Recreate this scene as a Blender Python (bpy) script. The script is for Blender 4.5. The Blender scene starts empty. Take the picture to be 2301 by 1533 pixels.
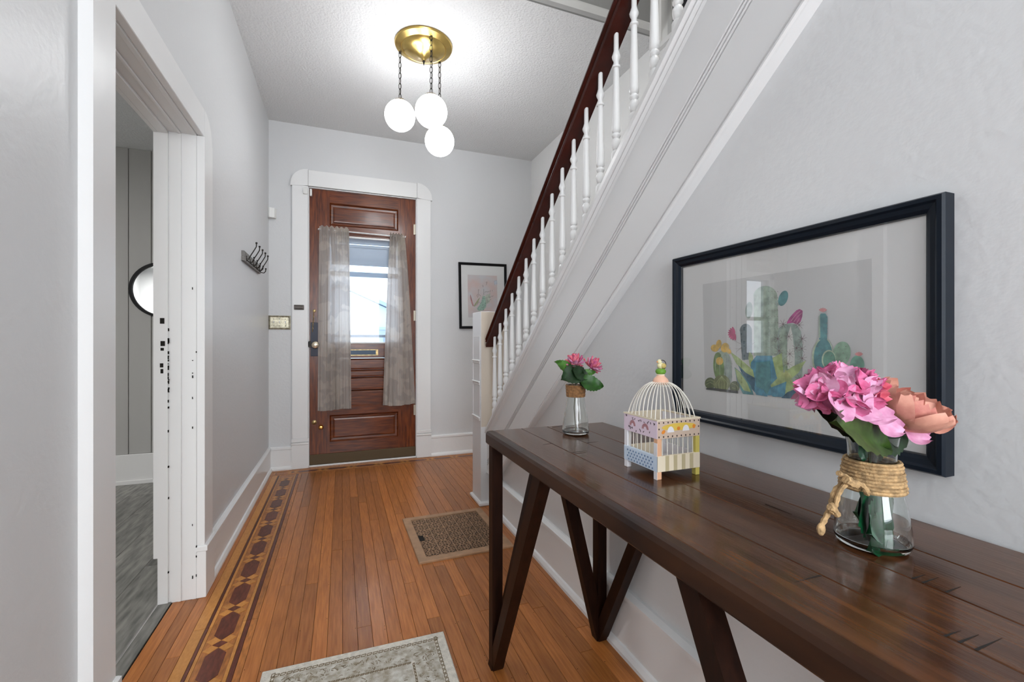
import bpy, math, random
from math import sin, cos, pi, sqrt, radians
from mathutils import Vector, Matrix, Euler
random.seed(7)
S = bpy.context.scene
COL = S.collection
# ------------------------------------------------------------------ camera
YAW = radians(20.93); SY, CY = sin(YAW), cos(YAW); H = 1.15; F = 1000.0
cd = bpy.data.cameras.new('camera'); cam = bpy.data.objects.new('camera', cd); COL.objects.link(cam)
cam.location = (0, 0, H); cam.rotation_euler = (pi/2, 0, -YAW)
cd.sensor_width = 36; cd.lens = 36*F/2301; cd.clip_start = .02; cd.clip_end = 300
S.camera = cam
# ------------------------------------------------------------------ world, light, exposure
w = bpy.data.worlds.new('sky'); S.world = w; w.use_nodes = True
nt = w.node_tree; bg = nt.nodes['Background']
tc = nt.nodes.new('ShaderNodeTexCoord'); nz = nt.nodes.new('ShaderNodeTexNoise'); cr = nt.nodes.new('ShaderNodeValToRGB')
nz.inputs['Scale'].default_value = 3; nz.inputs['Detail'].default_value = 5
cr.color_ramp.elements[0].position = .35; cr.color_ramp.elements[0].color = (.70, .84, 1, 1)
cr.color_ramp.elements[1].position = .62; cr.color_ramp.elements[1].color = (.95, .97, 1, 1)
nt.links.new(tc.outputs['Generated'], nz.inputs['Vector']); nt.links.new(nz.outputs['Fac'], cr.inputs['Fac'])
nt.links.new(cr.outputs['Color'], bg.inputs['Color']); bg.inputs['Strength'].default_value = 2.6
S.view_settings.view_transform = 'Standard'; S.view_settings.look = 'None'
S.view_settings.exposure = 0.42; S.view_settings.gamma = 1; S.view_settings.use_curve_mapping = False
def area(name, loc, rot, sx, sy, power, col=(1, 1, 1)):
    l = bpy.data.lights.new(name, 'AREA'); l.shape = 'RECTANGLE'; l.size = sx; l.size_y = sy; l.energy = power; l.color = col
    o = bpy.data.objects.new(name, l); o.location = loc; o.rotation_euler = rot; COL.objects.link(o); return o
area('added_back_fill', (.2, -2.3, 1.7), (pi/2, 0, 0), 1.3, 1.7, 60, (.93, .97, 1))  # unseen area light added behind the camera, standing in for window daylight
area('side_room_fill', (-3.2, 3.0, 2.6), (0, 0, 0), .6, .6, 26, (1, .98, .95))  # added fill to brighten the side room, no fixture known there
area('side_room_fill_back', (-3.1, -1.5, 2.6), (0, 0, 0), .6, .6, 55, (1, .98, .95))  # second added fill, unseen, brightens what the mirror reflects
area('upstairs_fill', (1.45, .2, 5.2), (0, 0, 0), .6, .6, 36, (1, .98, .95))  # added fill above the stairwell, no fixture seen
# ------------------------------------------------------------------ materials
MATS = {}
def mat(name, col, rough=.5, metal=0, bump=0, bscale=60, var=0, vscale=6, coat=0, stretch=(1, 1, 1), rand=0, emis=None, estr=0, trans=0, ior=1.45, detail=4, space='P', col2=None, spec=None, alpha=1):
    if name in MATS: return MATS[name]
    m = bpy.data.materials.new(name); m.use_nodes = True; t = m.node_tree; b = t.nodes['Principled BSDF']
    N = t.nodes.new; L = t.links.new
    c = (*col, 1) if len(col) == 3 else col
    b.inputs['Base Color'].default_value = c; b.inputs['Roughness'].default_value = rough; b.inputs['Metallic'].default_value = metal
    b.inputs['IOR'].default_value = ior
    if coat: b.inputs['Coat Weight'].default_value = coat; b.inputs['Coat Roughness'].default_value = .08
    if trans: b.inputs['Transmission Weight'].default_value = trans
    if spec is not None: b.inputs['Specular IOR Level'].default_value = spec
    if emis: b.inputs['Emission Color'].default_value = (*emis, 1); b.inputs['Emission Strength'].default_value = estr
    b.inputs['Alpha'].default_value = alpha
    if bump or var:
        if space == 'P': g = N('ShaderNodeNewGeometry'); vec = g.outputs['Position']
        else: g = N('ShaderNodeTexCoord'); vec = g.outputs['Object']
        mp = N('ShaderNodeMapping'); mp.inputs['Scale'].default_value = stretch; L(vec, mp.inputs['Vector'])
        if rand:
            oi = N('ShaderNodeObjectInfo'); cx_ = N('ShaderNodeCombineXYZ'); mu = N('ShaderNodeMath'); mu.operation = 'MULTIPLY'; mu.inputs[1].default_value = 37
            L(oi.outputs['Random'], mu.inputs[0]); L(mu.outputs[0], cx_.inputs['X']); L(mu.outputs[0], cx_.inputs['Z']); L(cx_.outputs[0], mp.inputs['Location'])
    if var:
        n = N('ShaderNodeTexNoise'); n.inputs['Scale'].default_value = vscale; n.inputs['Detail'].default_value = detail; L(mp.outputs[0], n.inputs['Vector'])
        r = N('ShaderNodeValToRGB'); r.color_ramp.elements[0].position = .32; r.color_ramp.elements[1].position = .68
        if col2 is None: a = [x*(1-var) for x in c[:3]]; z = [min(1, x*(1+var)) for x in c[:3]]
        else: a = col2; z = c[:3]
        r.color_ramp.elements[0].color = (*a, 1); r.color_ramp.elements[1].color = (*z, 1)
        L(n.outputs['Fac'], r.inputs['Fac']); out = r.outputs['Color']
        if rand:
            hs = N('ShaderNodeHueSaturation'); mr = N('ShaderNodeMapRange'); mr.inputs['To Min'].default_value = 1-rand; mr.inputs['To Max'].default_value = 1+rand
            L(oi.outputs['Random'], mr.inputs['Value']); L(mr.outputs[0], hs.inputs['Value']); L(out, hs.inputs['Color']); out = hs.outputs['Color']
        L(out, b.inputs['Base Color'])
    if bump:
        n2 = N('ShaderNodeTexNoise'); n2.inputs['Scale'].default_value = bscale; n2.inputs['Detail'].default_value = 3; L(mp.outputs[0], n2.inputs['Vector'])
        bp = N('ShaderNodeBump'); bp.inputs['Strength'].default_value = min(1, bump); bp.inputs['Distance'].default_value = .01*max(1, bump); L(n2.outputs['Fac'], bp.inputs['Height']); L(bp.outputs[0], b.inputs['Normal'])
    MATS[name] = m; return m
WALL = mat('wall_paint', (.655, .66, .665), .38, bump=.10, bscale=55)
WALLW = mat('stair_wall_paint', (.82, .82, .81), .5, bump=.08, bscale=60)
TRIM = mat('white_trim', (.80, .80, .795), .28, bump=.05, bscale=25)
STRG = mat('stringer_paint', (.72, .72, .72), .35, bump=.04, bscale=25)
CEIL = mat('ceiling_texture', (.74, .745, .745), .7, bump=.8, bscale=75)
DARK = mat('black_gap', (.01, .008, .006), .9)
SIDEW = mat('grey_panelling', (.44, .435, .42), .5, bump=.03)
UPW = mat('shaded_upstairs_wall', (.22, .22, .215), .6, bump=.05)  # stairwell shade put into this darker grey
BEIGE = mat('beige_newel_paint', (.60, .52, .43), .4, bump=.05)
FLOOR = mat('orange_oak_strip', (.45, .165, .042), .33, var=.3, vscale=9, stretch=(14, .9, 1), rand=.24, bump=.06, bscale=22, col2=(.31, .10, .022), coat=.08, spec=.4)
HON = mat('honey_inlay', (.56, .25, .065), .34, var=.3, vscale=14, stretch=(8, 3, 1), rand=.12, coat=.05, spec=.35, col2=(.46, .19, .04))
WAL = mat('walnut_inlay', (.115, .030, .016), .34, var=.3, vscale=14, stretch=(8, 2, 1), rand=.2, coat=.05, spec=.35)
MID = mat('brown_inlay', (.38, .14, .035), .34, var=.3, vscale=12, stretch=(8, 2, 1), rand=.15, coat=.05, spec=.35)
GREYF = mat('grey_vinyl', (.30, .29, .265), .4, var=.4, vscale=7, stretch=(7, 1, 1), rand=.15, col2=(.12, .12, .11), bump=.03)
DOORW = mat('mahogany_door', (.19, .045, .010), .28, var=.3, vscale=8, stretch=(10, 1, .9), rand=.06, coat=.1, spec=.45, col2=(.06, .011, .003))
DOORP = mat('mahogany_rail', (.19, .045, .010), .28, var=.3, vscale=8, stretch=(.9, 1, 10), rand=.06, coat=.1, spec=.45, col2=(.06, .011, .003))
RAIL = mat('dark_red_rail', (.042, .006, .003), .25, var=.3, vscale=8, spec=.3)
TOPW = mat('table_top_wood', (.105, .040, .014), .2, var=.4, vscale=7, stretch=(9, .8, 1), rand=.12, coat=.2, spec=.35, col2=(.042, .014, .005), bump=.04, bscale=20)
LEGW = mat('table_leg_wood', (.018, .006, .003), .45, var=.35, vscale=10, stretch=(6, 6, 1), spec=.15)
EDGEW = mat('table_edge_wood', (.060, .024, .010), .3, var=.6, vscale=5, stretch=(1, .8, 3), coat=.0, spec=.3, col2=(.016, .007, .005))
BRASS = mat('brushed_brass', (.62, .44, .14), .28, 1, var=.12, vscale=12)
ABRASS = mat('aged_brass', (.45, .33, .16), .4, 1, var=.4, vscale=40)
NICK = mat('pewter', (.36, .33, .25), .35, 1, var=.3, vscale=60)
IRON = mat('dark_iron', (.03, .026, .022), .45, .6)
GLOBE = mat('lit_opal_glass', (1, 1, 1), .3, emis=(.97, .985, 1), estr=15.5)
GREYM = mat('weathered_grey_wood', (.20, .19, .18), .6, var=.4, vscale=30, stretch=(4, 1, 6))
BLACK = mat('black_frame', (.006, .006, .007), .35, spec=.2)
NAVY = mat('blue_black_frame', (.005, .009, .016), .3, spec=.22)
PAPER = mat('mat_board', (.74, .74, .73), .7)
PRINT = mat('print_paper', (.60, .60, .595), .7)
TWINE = mat('jute_twine', (.42, .27, .13), .85, var=.4, vscale=120, bump=.3, bscale=300)
PLAST = mat('white_plastic', (.78, .78, .76), .35)
MIRROR = mat('mirror_glass', (.85, .87, .88), .02, 1)
LEAFD = mat('dark_leaf', (.010, .032, .008), .5, var=.4, vscale=60)
LEAFG = mat('green_leaf', (.05, .14, .02), .4, var=.4, vscale=60)
LEAFE = mat('emerald_leaf', (.003, .055, .018), .35, var=.4, vscale=60)
def glass_pane(name, tint=(1, 1, 1), f=.9, rough=.0):
    if name in MATS: return MATS[name]
    m = bpy.data.materials.new(name); m.use_nodes = True; t = m.node_tree; t.nodes.clear()
    o = t.nodes.new('ShaderNodeOutputMaterial'); mx = t.nodes.new('ShaderNodeMixShader'); tr = t.nodes.new('ShaderNodeBsdfTransparent')
    gl = t.nodes.new('ShaderNodeBsdfGlossy'); gl.inputs['Roughness'].default_value = rough; fr = t.nodes.new('ShaderNodeFresnel'); fr.inputs['IOR'].default_value = 1.5
    tr.inputs['Color'].default_value = (*tint, 1)
    mu = t.nodes.new('ShaderNodeMath'); mu.operation = 'MULTIPLY'; mu.inputs[1].default_value = f
    ge = t.nodes.new('ShaderNodeNewGeometry'); iv = t.nodes.new('ShaderNodeMath'); iv.operation = 'SUBTRACT'; iv.inputs[0].default_value = 1; m3 = t.nodes.new('ShaderNodeMath'); m3.operation = 'MULTIPLY'
    t.links.new(ge.outputs['Backfacing'], iv.inputs[1]); t.links.new(fr.outputs[0], mu.inputs[0]); t.links.new(mu.outputs[0], m3.inputs[0]); t.links.new(iv.outputs[0], m3.inputs[1]); t.links.new(m3.outputs[0], mx.inputs[0])
    t.links.new(tr.outputs[0], mx.inputs[1]); t.links.new(gl.outputs[0], mx.inputs[2]); t.links.new(mx.outputs[0], o.inputs[0])
    MATS[name] = m; return m
PANE = glass_pane('window_glass', (.96, .98, 1)); ARTG = glass_pane('picture_glass', (.99, .99, .99), 2.6)
VGLASS = mat('clear_glass', (.97, 1, .985), .0, trans=1, ior=1.47)
def sheer(name, col, col2, alpha):
    m = bpy.data.materials.new(name); m.use_nodes = True; t = m.node_tree; t.nodes.clear(); N = t.nodes.new; L = t.links.new
    o = N('ShaderNodeOutputMaterial'); g = N('ShaderNodeTexCoord'); n = N('ShaderNodeTexNoise'); n.inputs['Scale'].default_value = 11; n.inputs['Detail'].default_value = 1
    r = N('ShaderNodeValToRGB'); r.color_ramp.elements[0].position = .47; r.color_ramp.elements[1].position = .53
    r.color_ramp.elements[0].color = (*col, 1); r.color_ramp.elements[1].color = (*col2, 1)
    L(g.outputs['Object'], n.inputs['Vector']); L(n.outputs['Fac'], r.inputs['Fac'])
    d = N('ShaderNodeBsdfPrincipled'); d.inputs['Roughness'].default_value = .55; tl = N('ShaderNodeBsdfTranslucent'); tr = N('ShaderNodeBsdfTransparent')
    L(r.outputs[0], d.inputs['Base Color']); L(r.outputs[0], tl.inputs['Color'])
    m1 = N('ShaderNodeMixShader'); m1.inputs[0].default_value = .45; m2 = N('ShaderNodeMixShader'); m2.inputs[0].default_value = alpha
    L(d.outputs[0], m1.inputs[1]); L(tl.outputs[0], m1.inputs[2]); L(tr.outputs[0], m2.inputs[1]); L(m1.outputs[0], m2.inputs[2]); L(m2.outputs[0], o.inputs[0])
    return m
SHEER = sheer('sheer_taupe', (.66, .60, .54), (.54, .49, .45), .94)
# ------------------------------------------------------------------ helpers
class MB:
    def __init__(s): s.v = []; s.f = []
    def add(s, vs, fs):
        b = len(s.v); s.v += [tuple(v) for v in vs]; s.f += [tuple(b+i for i in f) for f in fs]; return s
    def box(s, x0, x1, y0, y1, z0, z1, bev=0):
        if bev:
            e = bev; P = []
            for (a, b, z) in ((e, e, z0), (0, 0, z0+e), (0, 0, z1-e), (e, e, z1)):
                P += [(x0+a, y0+b, z), (x1-a, y0+b, z), (x1-a, y1-b, z), (x0+a, y1-b, z)]
            fs = [(3, 2, 1, 0), (12, 13, 14, 15)]
            for k in range(3):
                for i in range(4): j = (i+1) % 4; fs.append((4*k+i, 4*k+j, 4*k+4+j, 4*k+4+i))
            return s.add(P, fs)
        return s.add([(x0, y0, z0), (x1, y0, z0), (x1, y1, z0), (x0, y1, z0), (x0, y0, z1), (x1, y0, z1), (x1, y1, z1), (x0, y1, z1)],
                     [(3, 2, 1, 0), (4, 5, 6, 7), (0, 1, 5, 4), (1, 2, 6, 5), (2, 3, 7, 6), (3, 0, 4, 7)])
    def loft(s, secs, close=False, cap=True):
        n = len(secs[0]); vs = [p for q in secs for p in q]; fs = []
        m = len(secs)
        for k in range(m if close else m-1):
            for i in range(n): j = (i+1) % n; a = k*n; b = ((k+1) % m)*n; fs.append((a+i, a+j, b+j, b+i))
        if cap and not close: fs += [tuple(range(n-1, -1, -1)), tuple(range((m-1)*n, m*n))]
        return s.add(vs, fs)
    def prism(s, pts, axis, a0, a1):
        def q(p, a): return (a, p[0], p[1]) if axis == 'X' else ((p[0], a, p[1]) if axis == 'Y' else (p[0], p[1], a))
        return s.loft([[q(p, a0) for p in pts], [q(p, a1) for p in pts]])
    def lathe(s, prof, c=(0, 0, 0), n=20, cap=True):
        return s.loft([[(c[0]+r*cos(2*pi*i/n), c[1]+r*sin(2*pi*i/n), c[2]+z) for i in range(n)] for r, z in prof], cap=cap)
    def tube(s, path, r, n=8, close=False):
        P = [Vector(p) for p in path]; secs = []; up = None
        for i, p in enumerate(P):
            if close: d = P[(i+1) % len(P)]-P[i-1]
            else: d = P[min(i+1, len(P)-1)]-P[max(i-1, 0)]
            d.normalize()
            if up is None: up = Vector((0, 0, 1)) if abs(d.z) < .9 else Vector((1, 0, 0))
            a = d.cross(up).normalized(); b = a.cross(d).normalized(); up = b
            rr = r[i] if isinstance(r, (list, tuple)) else r
            secs.append([tuple(p+a*rr*cos(2*pi*k/n)+b*rr*sin(2*pi*k/n)) for k in range(n)])
        return s.loft(secs, close=close)
    def ball(s, c, rx, ry=None, rz=None, n=12, m=8):
        ry = ry or rx; rz = rz or rx
        return s.loft([[(c[0]+rx*sin(pi*(j+.02)/(m+.04))*cos(2*pi*i/n), c[1]+ry*sin(pi*(j+.02)/(m+.04))*sin(2*pi*i/n), c[2]-rz*cos(pi*(j+.02)/(m+.04))) for i in range(n)] for j in range(m+1)])
    def mesh(s, name, m, smooth=False):
        me = bpy.data.meshes.new(name); me.from_pydata(s.v, [], s.f); me.materials.append(m)
        me.validate(); me.update()
        import bmesh
        b = bmesh.new(); b.from_mesh(me); bmesh.ops.recalc_face_normals(b, faces=b.faces); b.to_mesh(me); b.free()
        if smooth:
            for p in me.polygons: p.use_smooth = True
            try: me.set_sharp_from_angle(angle=radians(40))
            except Exception: pass
        return me
    def obj(s, name, m, parent=None, smooth=False):
        return link(name, s.mesh(name, m, smooth), parent)
def link(name, me, parent=None, loc=None, rot=None, scale=None):
    o = bpy.data.objects.new(name, me); COL.objects.link(o)
    if parent: o.parent = parent
    if loc is not None: o.location = loc
    if rot is not None: o.rotation_euler = rot
    if scale is not None: o.scale = scale
    return o
def tag(o, label, cat, group=None):
    o['label'] = label; o['category'] = cat
    if group: o['group'] = group
    return o
def thing(name, label, cat, loc=(0, 0, 0), group=None, rz=0):
    o = bpy.data.objects.new(name, None); COL.objects.link(o); o.location = loc; o.rotation_euler = (0, 0, rz); o.empty_display_size = .05
    return tag(o, label, cat, group)
def struct(o): o['kind'] = 'structure'; return o
def sroot(name, loc=(0, 0, 0)):
    o = bpy.data.objects.new(name, None); COL.objects.link(o); o.location = loc; o.empty_display_size = .05; return struct(o)
def dup(root, loc=None, rz=None, label=None):
    r = root.copy(); COL.objects.link(r)
    if loc is not None: r.location = loc
    if rz is not None: r.rotation_euler = (0, 0, rz)
    if label: r['label'] = label
    for ch in list(root.children):
        c = ch.copy(); COL.objects.link(c); c.parent = r
        for g in ch.children: d = g.copy(); COL.objects.link(d); d.parent = c
    return r
XL, XR, YF, ZC, XS = -.605, .985, 4.45, 3.11, 1.93     # left wall, right wall, front wall, ceiling, stair wall
# ------------------------------------------------------------------ room shell
DY0, DY1, DZ = 1.517, 2.36, 2.07                       # side doorway
BACK = -2.5; XLL = -3.9
wl = MB()
wl.box(XL-.135, XL, BACK, DY0-.014, 0, ZC).box(XL-.135, XL, DY1+.014, YF, 0, ZC).box(XL-.135, XL, DY0-.014, DY1+.014, DZ+.014, ZC)
struct(wl.obj('wall_left', WALL))
FX0, FX1, FZ = -.283, .687, 2.55                       # front door opening
wf = MB()
wf.box(XL-.135, FX0, YF, YF+.18, 0, ZC).box(FX1, XS+.12, YF, YF+.18, 0, ZC).box(FX0, FX1, YF, YF+.18, FZ, ZC)
struct(wf.obj('wall_front', WALL))
# right wall below the stair string
zb = lambda y: .696+.78*(2.207-y)
wr = MB(); pts = [(BACK, 0), (2.74, 0), (2.74, .35)]
pts += [(-.55, .35+.785*3.29), (-.9, ZC), (BACK, ZC)]
wr.prism(pts, 'X', XR, XR+.03); struct(wr.obj('wall_right', WALL))
struct(MB().box(XS, XS+.12, BACK, YF, 0, 5.6).obj('wall_stair', WALLW))
wb = MB()
for b in ((XL, -.45, 0, ZC), (.85, XS, 0, ZC), (-.45, .85, 0, .8), (-.45, .85, 2.6, ZC)): wb.box(b[0], b[1], BACK-.12, BACK, b[2], b[3])
wb.box(XL, XS, BACK-.12, BACK, ZC, 5.6)
struct(wb.obj('wall_back', WALL))
ce = MB().box(XL-.02, .95, BACK, YF, ZC, ZC+.25).box(.95, XS, 2.36, YF, ZC, ZC+.25)
struct(ce.obj('ceiling', CEIL))
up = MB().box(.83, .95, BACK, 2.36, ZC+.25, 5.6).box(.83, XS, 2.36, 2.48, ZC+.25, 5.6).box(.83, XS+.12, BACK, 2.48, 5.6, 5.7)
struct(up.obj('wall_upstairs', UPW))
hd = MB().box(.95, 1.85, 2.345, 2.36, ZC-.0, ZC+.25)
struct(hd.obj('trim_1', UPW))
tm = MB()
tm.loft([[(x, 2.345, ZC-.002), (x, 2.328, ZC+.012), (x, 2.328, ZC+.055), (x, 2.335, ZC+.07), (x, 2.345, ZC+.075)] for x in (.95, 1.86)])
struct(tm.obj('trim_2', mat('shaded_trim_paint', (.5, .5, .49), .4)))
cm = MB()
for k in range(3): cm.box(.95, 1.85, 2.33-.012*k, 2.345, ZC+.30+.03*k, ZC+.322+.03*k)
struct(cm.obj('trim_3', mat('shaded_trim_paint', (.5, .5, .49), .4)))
# upstairs window casing on the stair wall
w3 = sroot('window_3', (XS, 2.3, 3.03))
MB().box(-.03, 0, -.25, .06, 0, .03).box(-.03, 0, .03, .06, .03, 1.2).obj('casing', TRIM, w3)
MB().box(-.012, 0, -.04, .03, .03, 1.2).obj('sash', PLAST, w3)
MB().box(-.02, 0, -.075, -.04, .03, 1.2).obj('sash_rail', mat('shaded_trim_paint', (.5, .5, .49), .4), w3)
MB().box(-.01, 0, -.25, -.075, .03, 1.2).obj('dark_pane', mat('dark_pane', (.03, .03, .035), .2), w3)
# ------------------------------------------------------------------ side room
struct(MB().box(XLL, XL-.135, YF, YF+.12, 0, .95).box(XLL, -3.55, YF, YF+.12, .95, 1.98).box(-2.95, XL-.135, YF, YF+.12, .95, 1.98).box(XLL, XL-.135, YF, YF+.12, 1.98, 2.7).obj('wall_side_room_front', SIDEW))
struct(MB().box(XLL-.1, XLL, BACK, YF, 0, 2.7).obj('wall_side_room_left', WALL))
struct(MB().box(XLL, XL-.135, BACK-.1, BACK, 0, 2.7).obj('wall_side_room_back', WALL))
struct(MB().box(XLL-.1, XL-.135, BACK-.1, YF, 2.7, 2.8).obj('ceiling_side_room', CEIL))
pw = sroot('trim_4', (0, YF, 0))
gx = [-2.95, -2.62, -2.4, -2.13, -1.93, -1.735, -1.60, -1.45, -1.26, -1.04, -.80, -.742]
for a, b in zip(gx[:-1], gx[1:]):
    MB().box(a+.003, b-.003, -.012, 0, .24, 2.7, .002).obj('panel', SIDEW, pw)
for x0, x1 in ((XLL, XL-.135),):
    b = MB(); b.box(x0, x1, YF-.03, YF-.012, 0, .24, .003).box(x0, x1, YF-.045, YF-.03, 0, .035, .004); struct(b.obj('baseboard_side_room', TRIM))
# window of the side room (seen in the picture glass)
w2 = sroot('window_1', (-3.25, YF, .95))
MB().box(-.38, -.30, -.02, .0, -.08, 1.11).box(.30, .38, -.02, 0, -.08, 1.11).box(-.38, .38, -.02, 0, 1.03, 1.13).box(-.40, .40, -.05, 0, -.06, 0).obj('window_frame', TRIM, w2)
MB().box(-.3, .3, .05, .08, .48, .53).box(-.3, -.26, .05, .08, 0, 1.03).box(.26, .3, .05, .08, 0, 1.03).box(-.26, .26, .05, .08, 0, .04).obj('sash', TRIM, w2)
MB().box(-.26, .26, .06, .066, .04, 1.03).obj('pane', PANE, w2)
# unseen window behind the camera, added to let light in
wk = sroot('window_2', (.2, BACK, .8))
MB().box(-.72, -.65, 0, .03, -.08, 1.88).box(.65, .72, 0, .03, -.08, 1.88).box(-.72, .72, 0, .03, 1.8, 1.9).box(-.72, .72, 0, .06, -.08, 0).box(-.65, .65, -.06, -.03, .88, .92).box(-.02, .02, -.06, -.03, 0, 1.8).obj('window_frame', TRIM, wk)
MB().box(-.65, .65, -.08, -.075, 0, 1.8).obj('pane', PANE, wk)
# ------------------------------------------------------------------ floors
fl = struct(MB().box(XLL, XS, BACK, YF+.2, -.06, -.006).obj('floor', DARK))
GX = -.695
def plank(par, x0, x1, y0, y1, m, name='plank', z1=0.0):
    return MB().box(x0+.0006, x1-.0006, y0+.0006, y1-.0006, -.006, z1, .0006).obj(name, m, par)
P0 = -.324; W = .0545; BY = 4.26                      # strips start, strip width, start of the border by the door
n = int((XS-P0)/W)+1
for i in range(n):
    x0 = P0+i*W; x1 = min(x0+W, XS)
    ys = [BACK if x0 < .95 else 2.7]
    y = ys[0]+random.uniform(1.2, 3.2)
    while y < BY-.4: ys.append(y); y += random.uniform(1.0, 2.6)
    ys.append(BY)
    for a, b in zip(ys[:-1], ys[1:]): plank(fl, x0, x1, a, b, FLOOR)
for x0, x1 in ((GX, -.645), (-.645, -.598), (-.598, -.551)):
    cuts = [BACK, 1.1, 1.95, 2.9, BY] if x0 > -.65 else [BACK, .6, 1.7, 2.36]
    if x0 < -.64: cuts = [BACK, 1.72, 2.36]
    for a, b in zip(cuts[:-1], cuts[1:]): plank(fl, x0, x1, a, b, FLOOR)
# inlay border along the left wall
for (a, b, m) in ((-.551, -.509, HON), (-.509, -.497, WAL), (-.497, -.4845, HON), (-.4845, -.379, None), (-.379, -.366, HON), (-.366, -.349, WAL), (-.349, -.324, MID)):
    if m:
        for y0, y1 in ((BACK, .7), (.7, 2.1), (2.1, 3.3), (3.3, BY)): plank(fl, a, b, y0, y1, m, 'inlay_strip')
    else: MB().box(a, b, BACK, BY, -.006, -.0012).obj('inlay_bed', MID, fl)
HW, HL, PW, Q, V = .034, .099, .026, .021, (.0255, .028)
def flat(pts, z0=-.003, z1=0.0, sh=.0):
    return MB().prism(pts, 'Z', z0, z1)
hexp = [(0, -HL), (HW, -HL+HW*1.12), (HW, HL-HW*1.12), (0, HL), (-HW, HL-HW*1.12), (-HW, -HL+HW*1.12)]
diap = [(0, -Q), (PW, 0), (0, Q), (-PW, 0)]
rho = [(0, Q), (PW, 0), (PW+V[0], V[1]), (V[0], Q+V[1])]
def sc(pts, k=.97):
    cx = sum(p[0] for p in pts)/len(pts); cy = sum(p[1] for p in pts)/len(pts); return [(cx+(p[0]-cx)*k, cy+(p[1]-cy)*k) for p in pts]
mh = flat(sc(hexp)).mesh('hexagon_tile', WAL); md = flat(sc(diap)).mesh('diamond_tile', WAL); mr_ = flat(sc(rho)).mesh('rhombus_tile', HON)
def motif(x, y, rot=0, s=1.0):
    R = Matrix.Rotation(rot, 4, 'Z')
    def put(nm, me, dx, dy, sx, sy, dz=0):
        v = R @ Vector((dx, dy, 0)); link(nm, me, fl, (x+v.x, y+v.y, dz), (0, 0, rot), (sx*s, sy, 1))
    put('hexagon_tile', mh, 0, 0, 1, 1)
    yj = .12
    put('diamond_tile', md, 0, yj, 1, 1)
    for a in (1, -1):
        for b in (1, -1): put('rhombus_tile', mr_, 0, yj, a, b)
yc = P_y = 1.612
y = 1.612-.24*4
while y < 4.2:
    motif(-.4318, y); y += .2405
# border along the front wall
for (a, b, m) in ((4.26, 4.272, MID), (4.272, 4.28, WAL), (4.28, 4.29, HON), (4.37, 4.38, HON), (4.38, 4.388, WAL), (4.388, 4.45, MID)):
    for x0, x1 in ((-.585, .1), (.1, 1.0), (1.0, XS)): plank(fl, x0, x1, a, b, m, 'inlay_strip')
MB().box(-.585, XS, 4.29, 4.37, -.006, -.0012).obj('inlay_bed', MID, fl)
x = -.28
while x < 1.85:
    motif(x, 4.33, pi/2, .78); x += .2405
for a, b, c_, d in ((-.535, -.40, 4.30, 4.306), (-.535, -.40, 4.354, 4.36), (-.535, -.529, 4.306, 4.354), (-.406, -.40, 4.306, 4.354)):
    plank(fl, a, b, c_, d, WAL, 'inlay_strip', .0002)
plank(fl, -.585, -.551, 3.0, 4.26, MID, 'inlay_strip', -.0004)
# side room grey boards
gf = struct(MB().box(XLL, GX-.002, BACK, YF, -.006, -.001).obj('floor_side_room', DARK))
xx = GX-.06; i = 0
plank(gf, GX-.055, GX-.003, 1.3, 2.6, GREYF, 'threshold_board', .004)
while xx > XLL+.2:
    w_ = .18; off = (i*.43) % 1.2
    ys = [BACK] + [BACK+off+.4+1.22*k for k in range(7) if BACK+off+.4+1.22*k < YF-.2] + [YF-.04]
    for a, b in zip(ys[:-1], ys[1:]): plank(gf, xx-w_, xx, a, b, GREYF, 'plank', .003)
    xx -= w_; i += 1
struct(MB().loft([[(GX-.062, y, .0), (GX-.058, y, .006), (GX-.052, y, .006), (GX-.048, y, 0)] for y in (1.51, 2.4)]).obj('threshold_strip', mat('silver_strip', (.75, .75, .74), .25, 1)))
random.seed(31); nm_ = MB()
for i in range(170):
    xn = P0+W*random.randint(0, 23)+random.choice((.006, W-.006)); yn = random.uniform(.9, 4.1)
    nm_.box(xn-.0013, xn+.0013, yn-.0016, yn+.0016, -.0004, .0002)
nm_.obj('nail_mark', DARK, fl)['kind'] = 'stuff'
# ------------------------------------------------------------------ baseboards
def baseb(name, prof, ax, fixed, sgn, a0, a1):
    secs = []
    for a in (a0, a1):
        secs.append([((fixed+sgn*d, a, z) if ax == 'X' else (a, fixed+sgn*d, z)) for d, z in prof])
    return struct(MB().loft(secs).obj(name, TRIM))
pr = lambda h: [(0, 0), (.034, 0), (.034, .012), (.026, .028), (.018, .032), (.018, h-.03), (.024, h-.026), (.024, h-.01), (.012, h), (0, h)]
baseb('baseboard_left', pr(.21), 'X', XL, 1, 2.49, YF)
baseb('baseboard_front_1', pr(.208), 'Y', YF, -1, XL, -.416)
baseb('baseboard_front_2', pr(.208), 'Y', YF, -1, .826, XS)
baseb('baseboard_right', [(0, 0), (.034, 0), (.034, .014), (.026, .03), (.018, .034), (.018, .205), (.03, .213), (.03, .228), (.01, .238), (0, .238)], 'X', XR, -1, BACK, 2.80)
baseb('baseboard_stair_wall', pr(.208), 'X', XS, -1, 3.3, YF)
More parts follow.
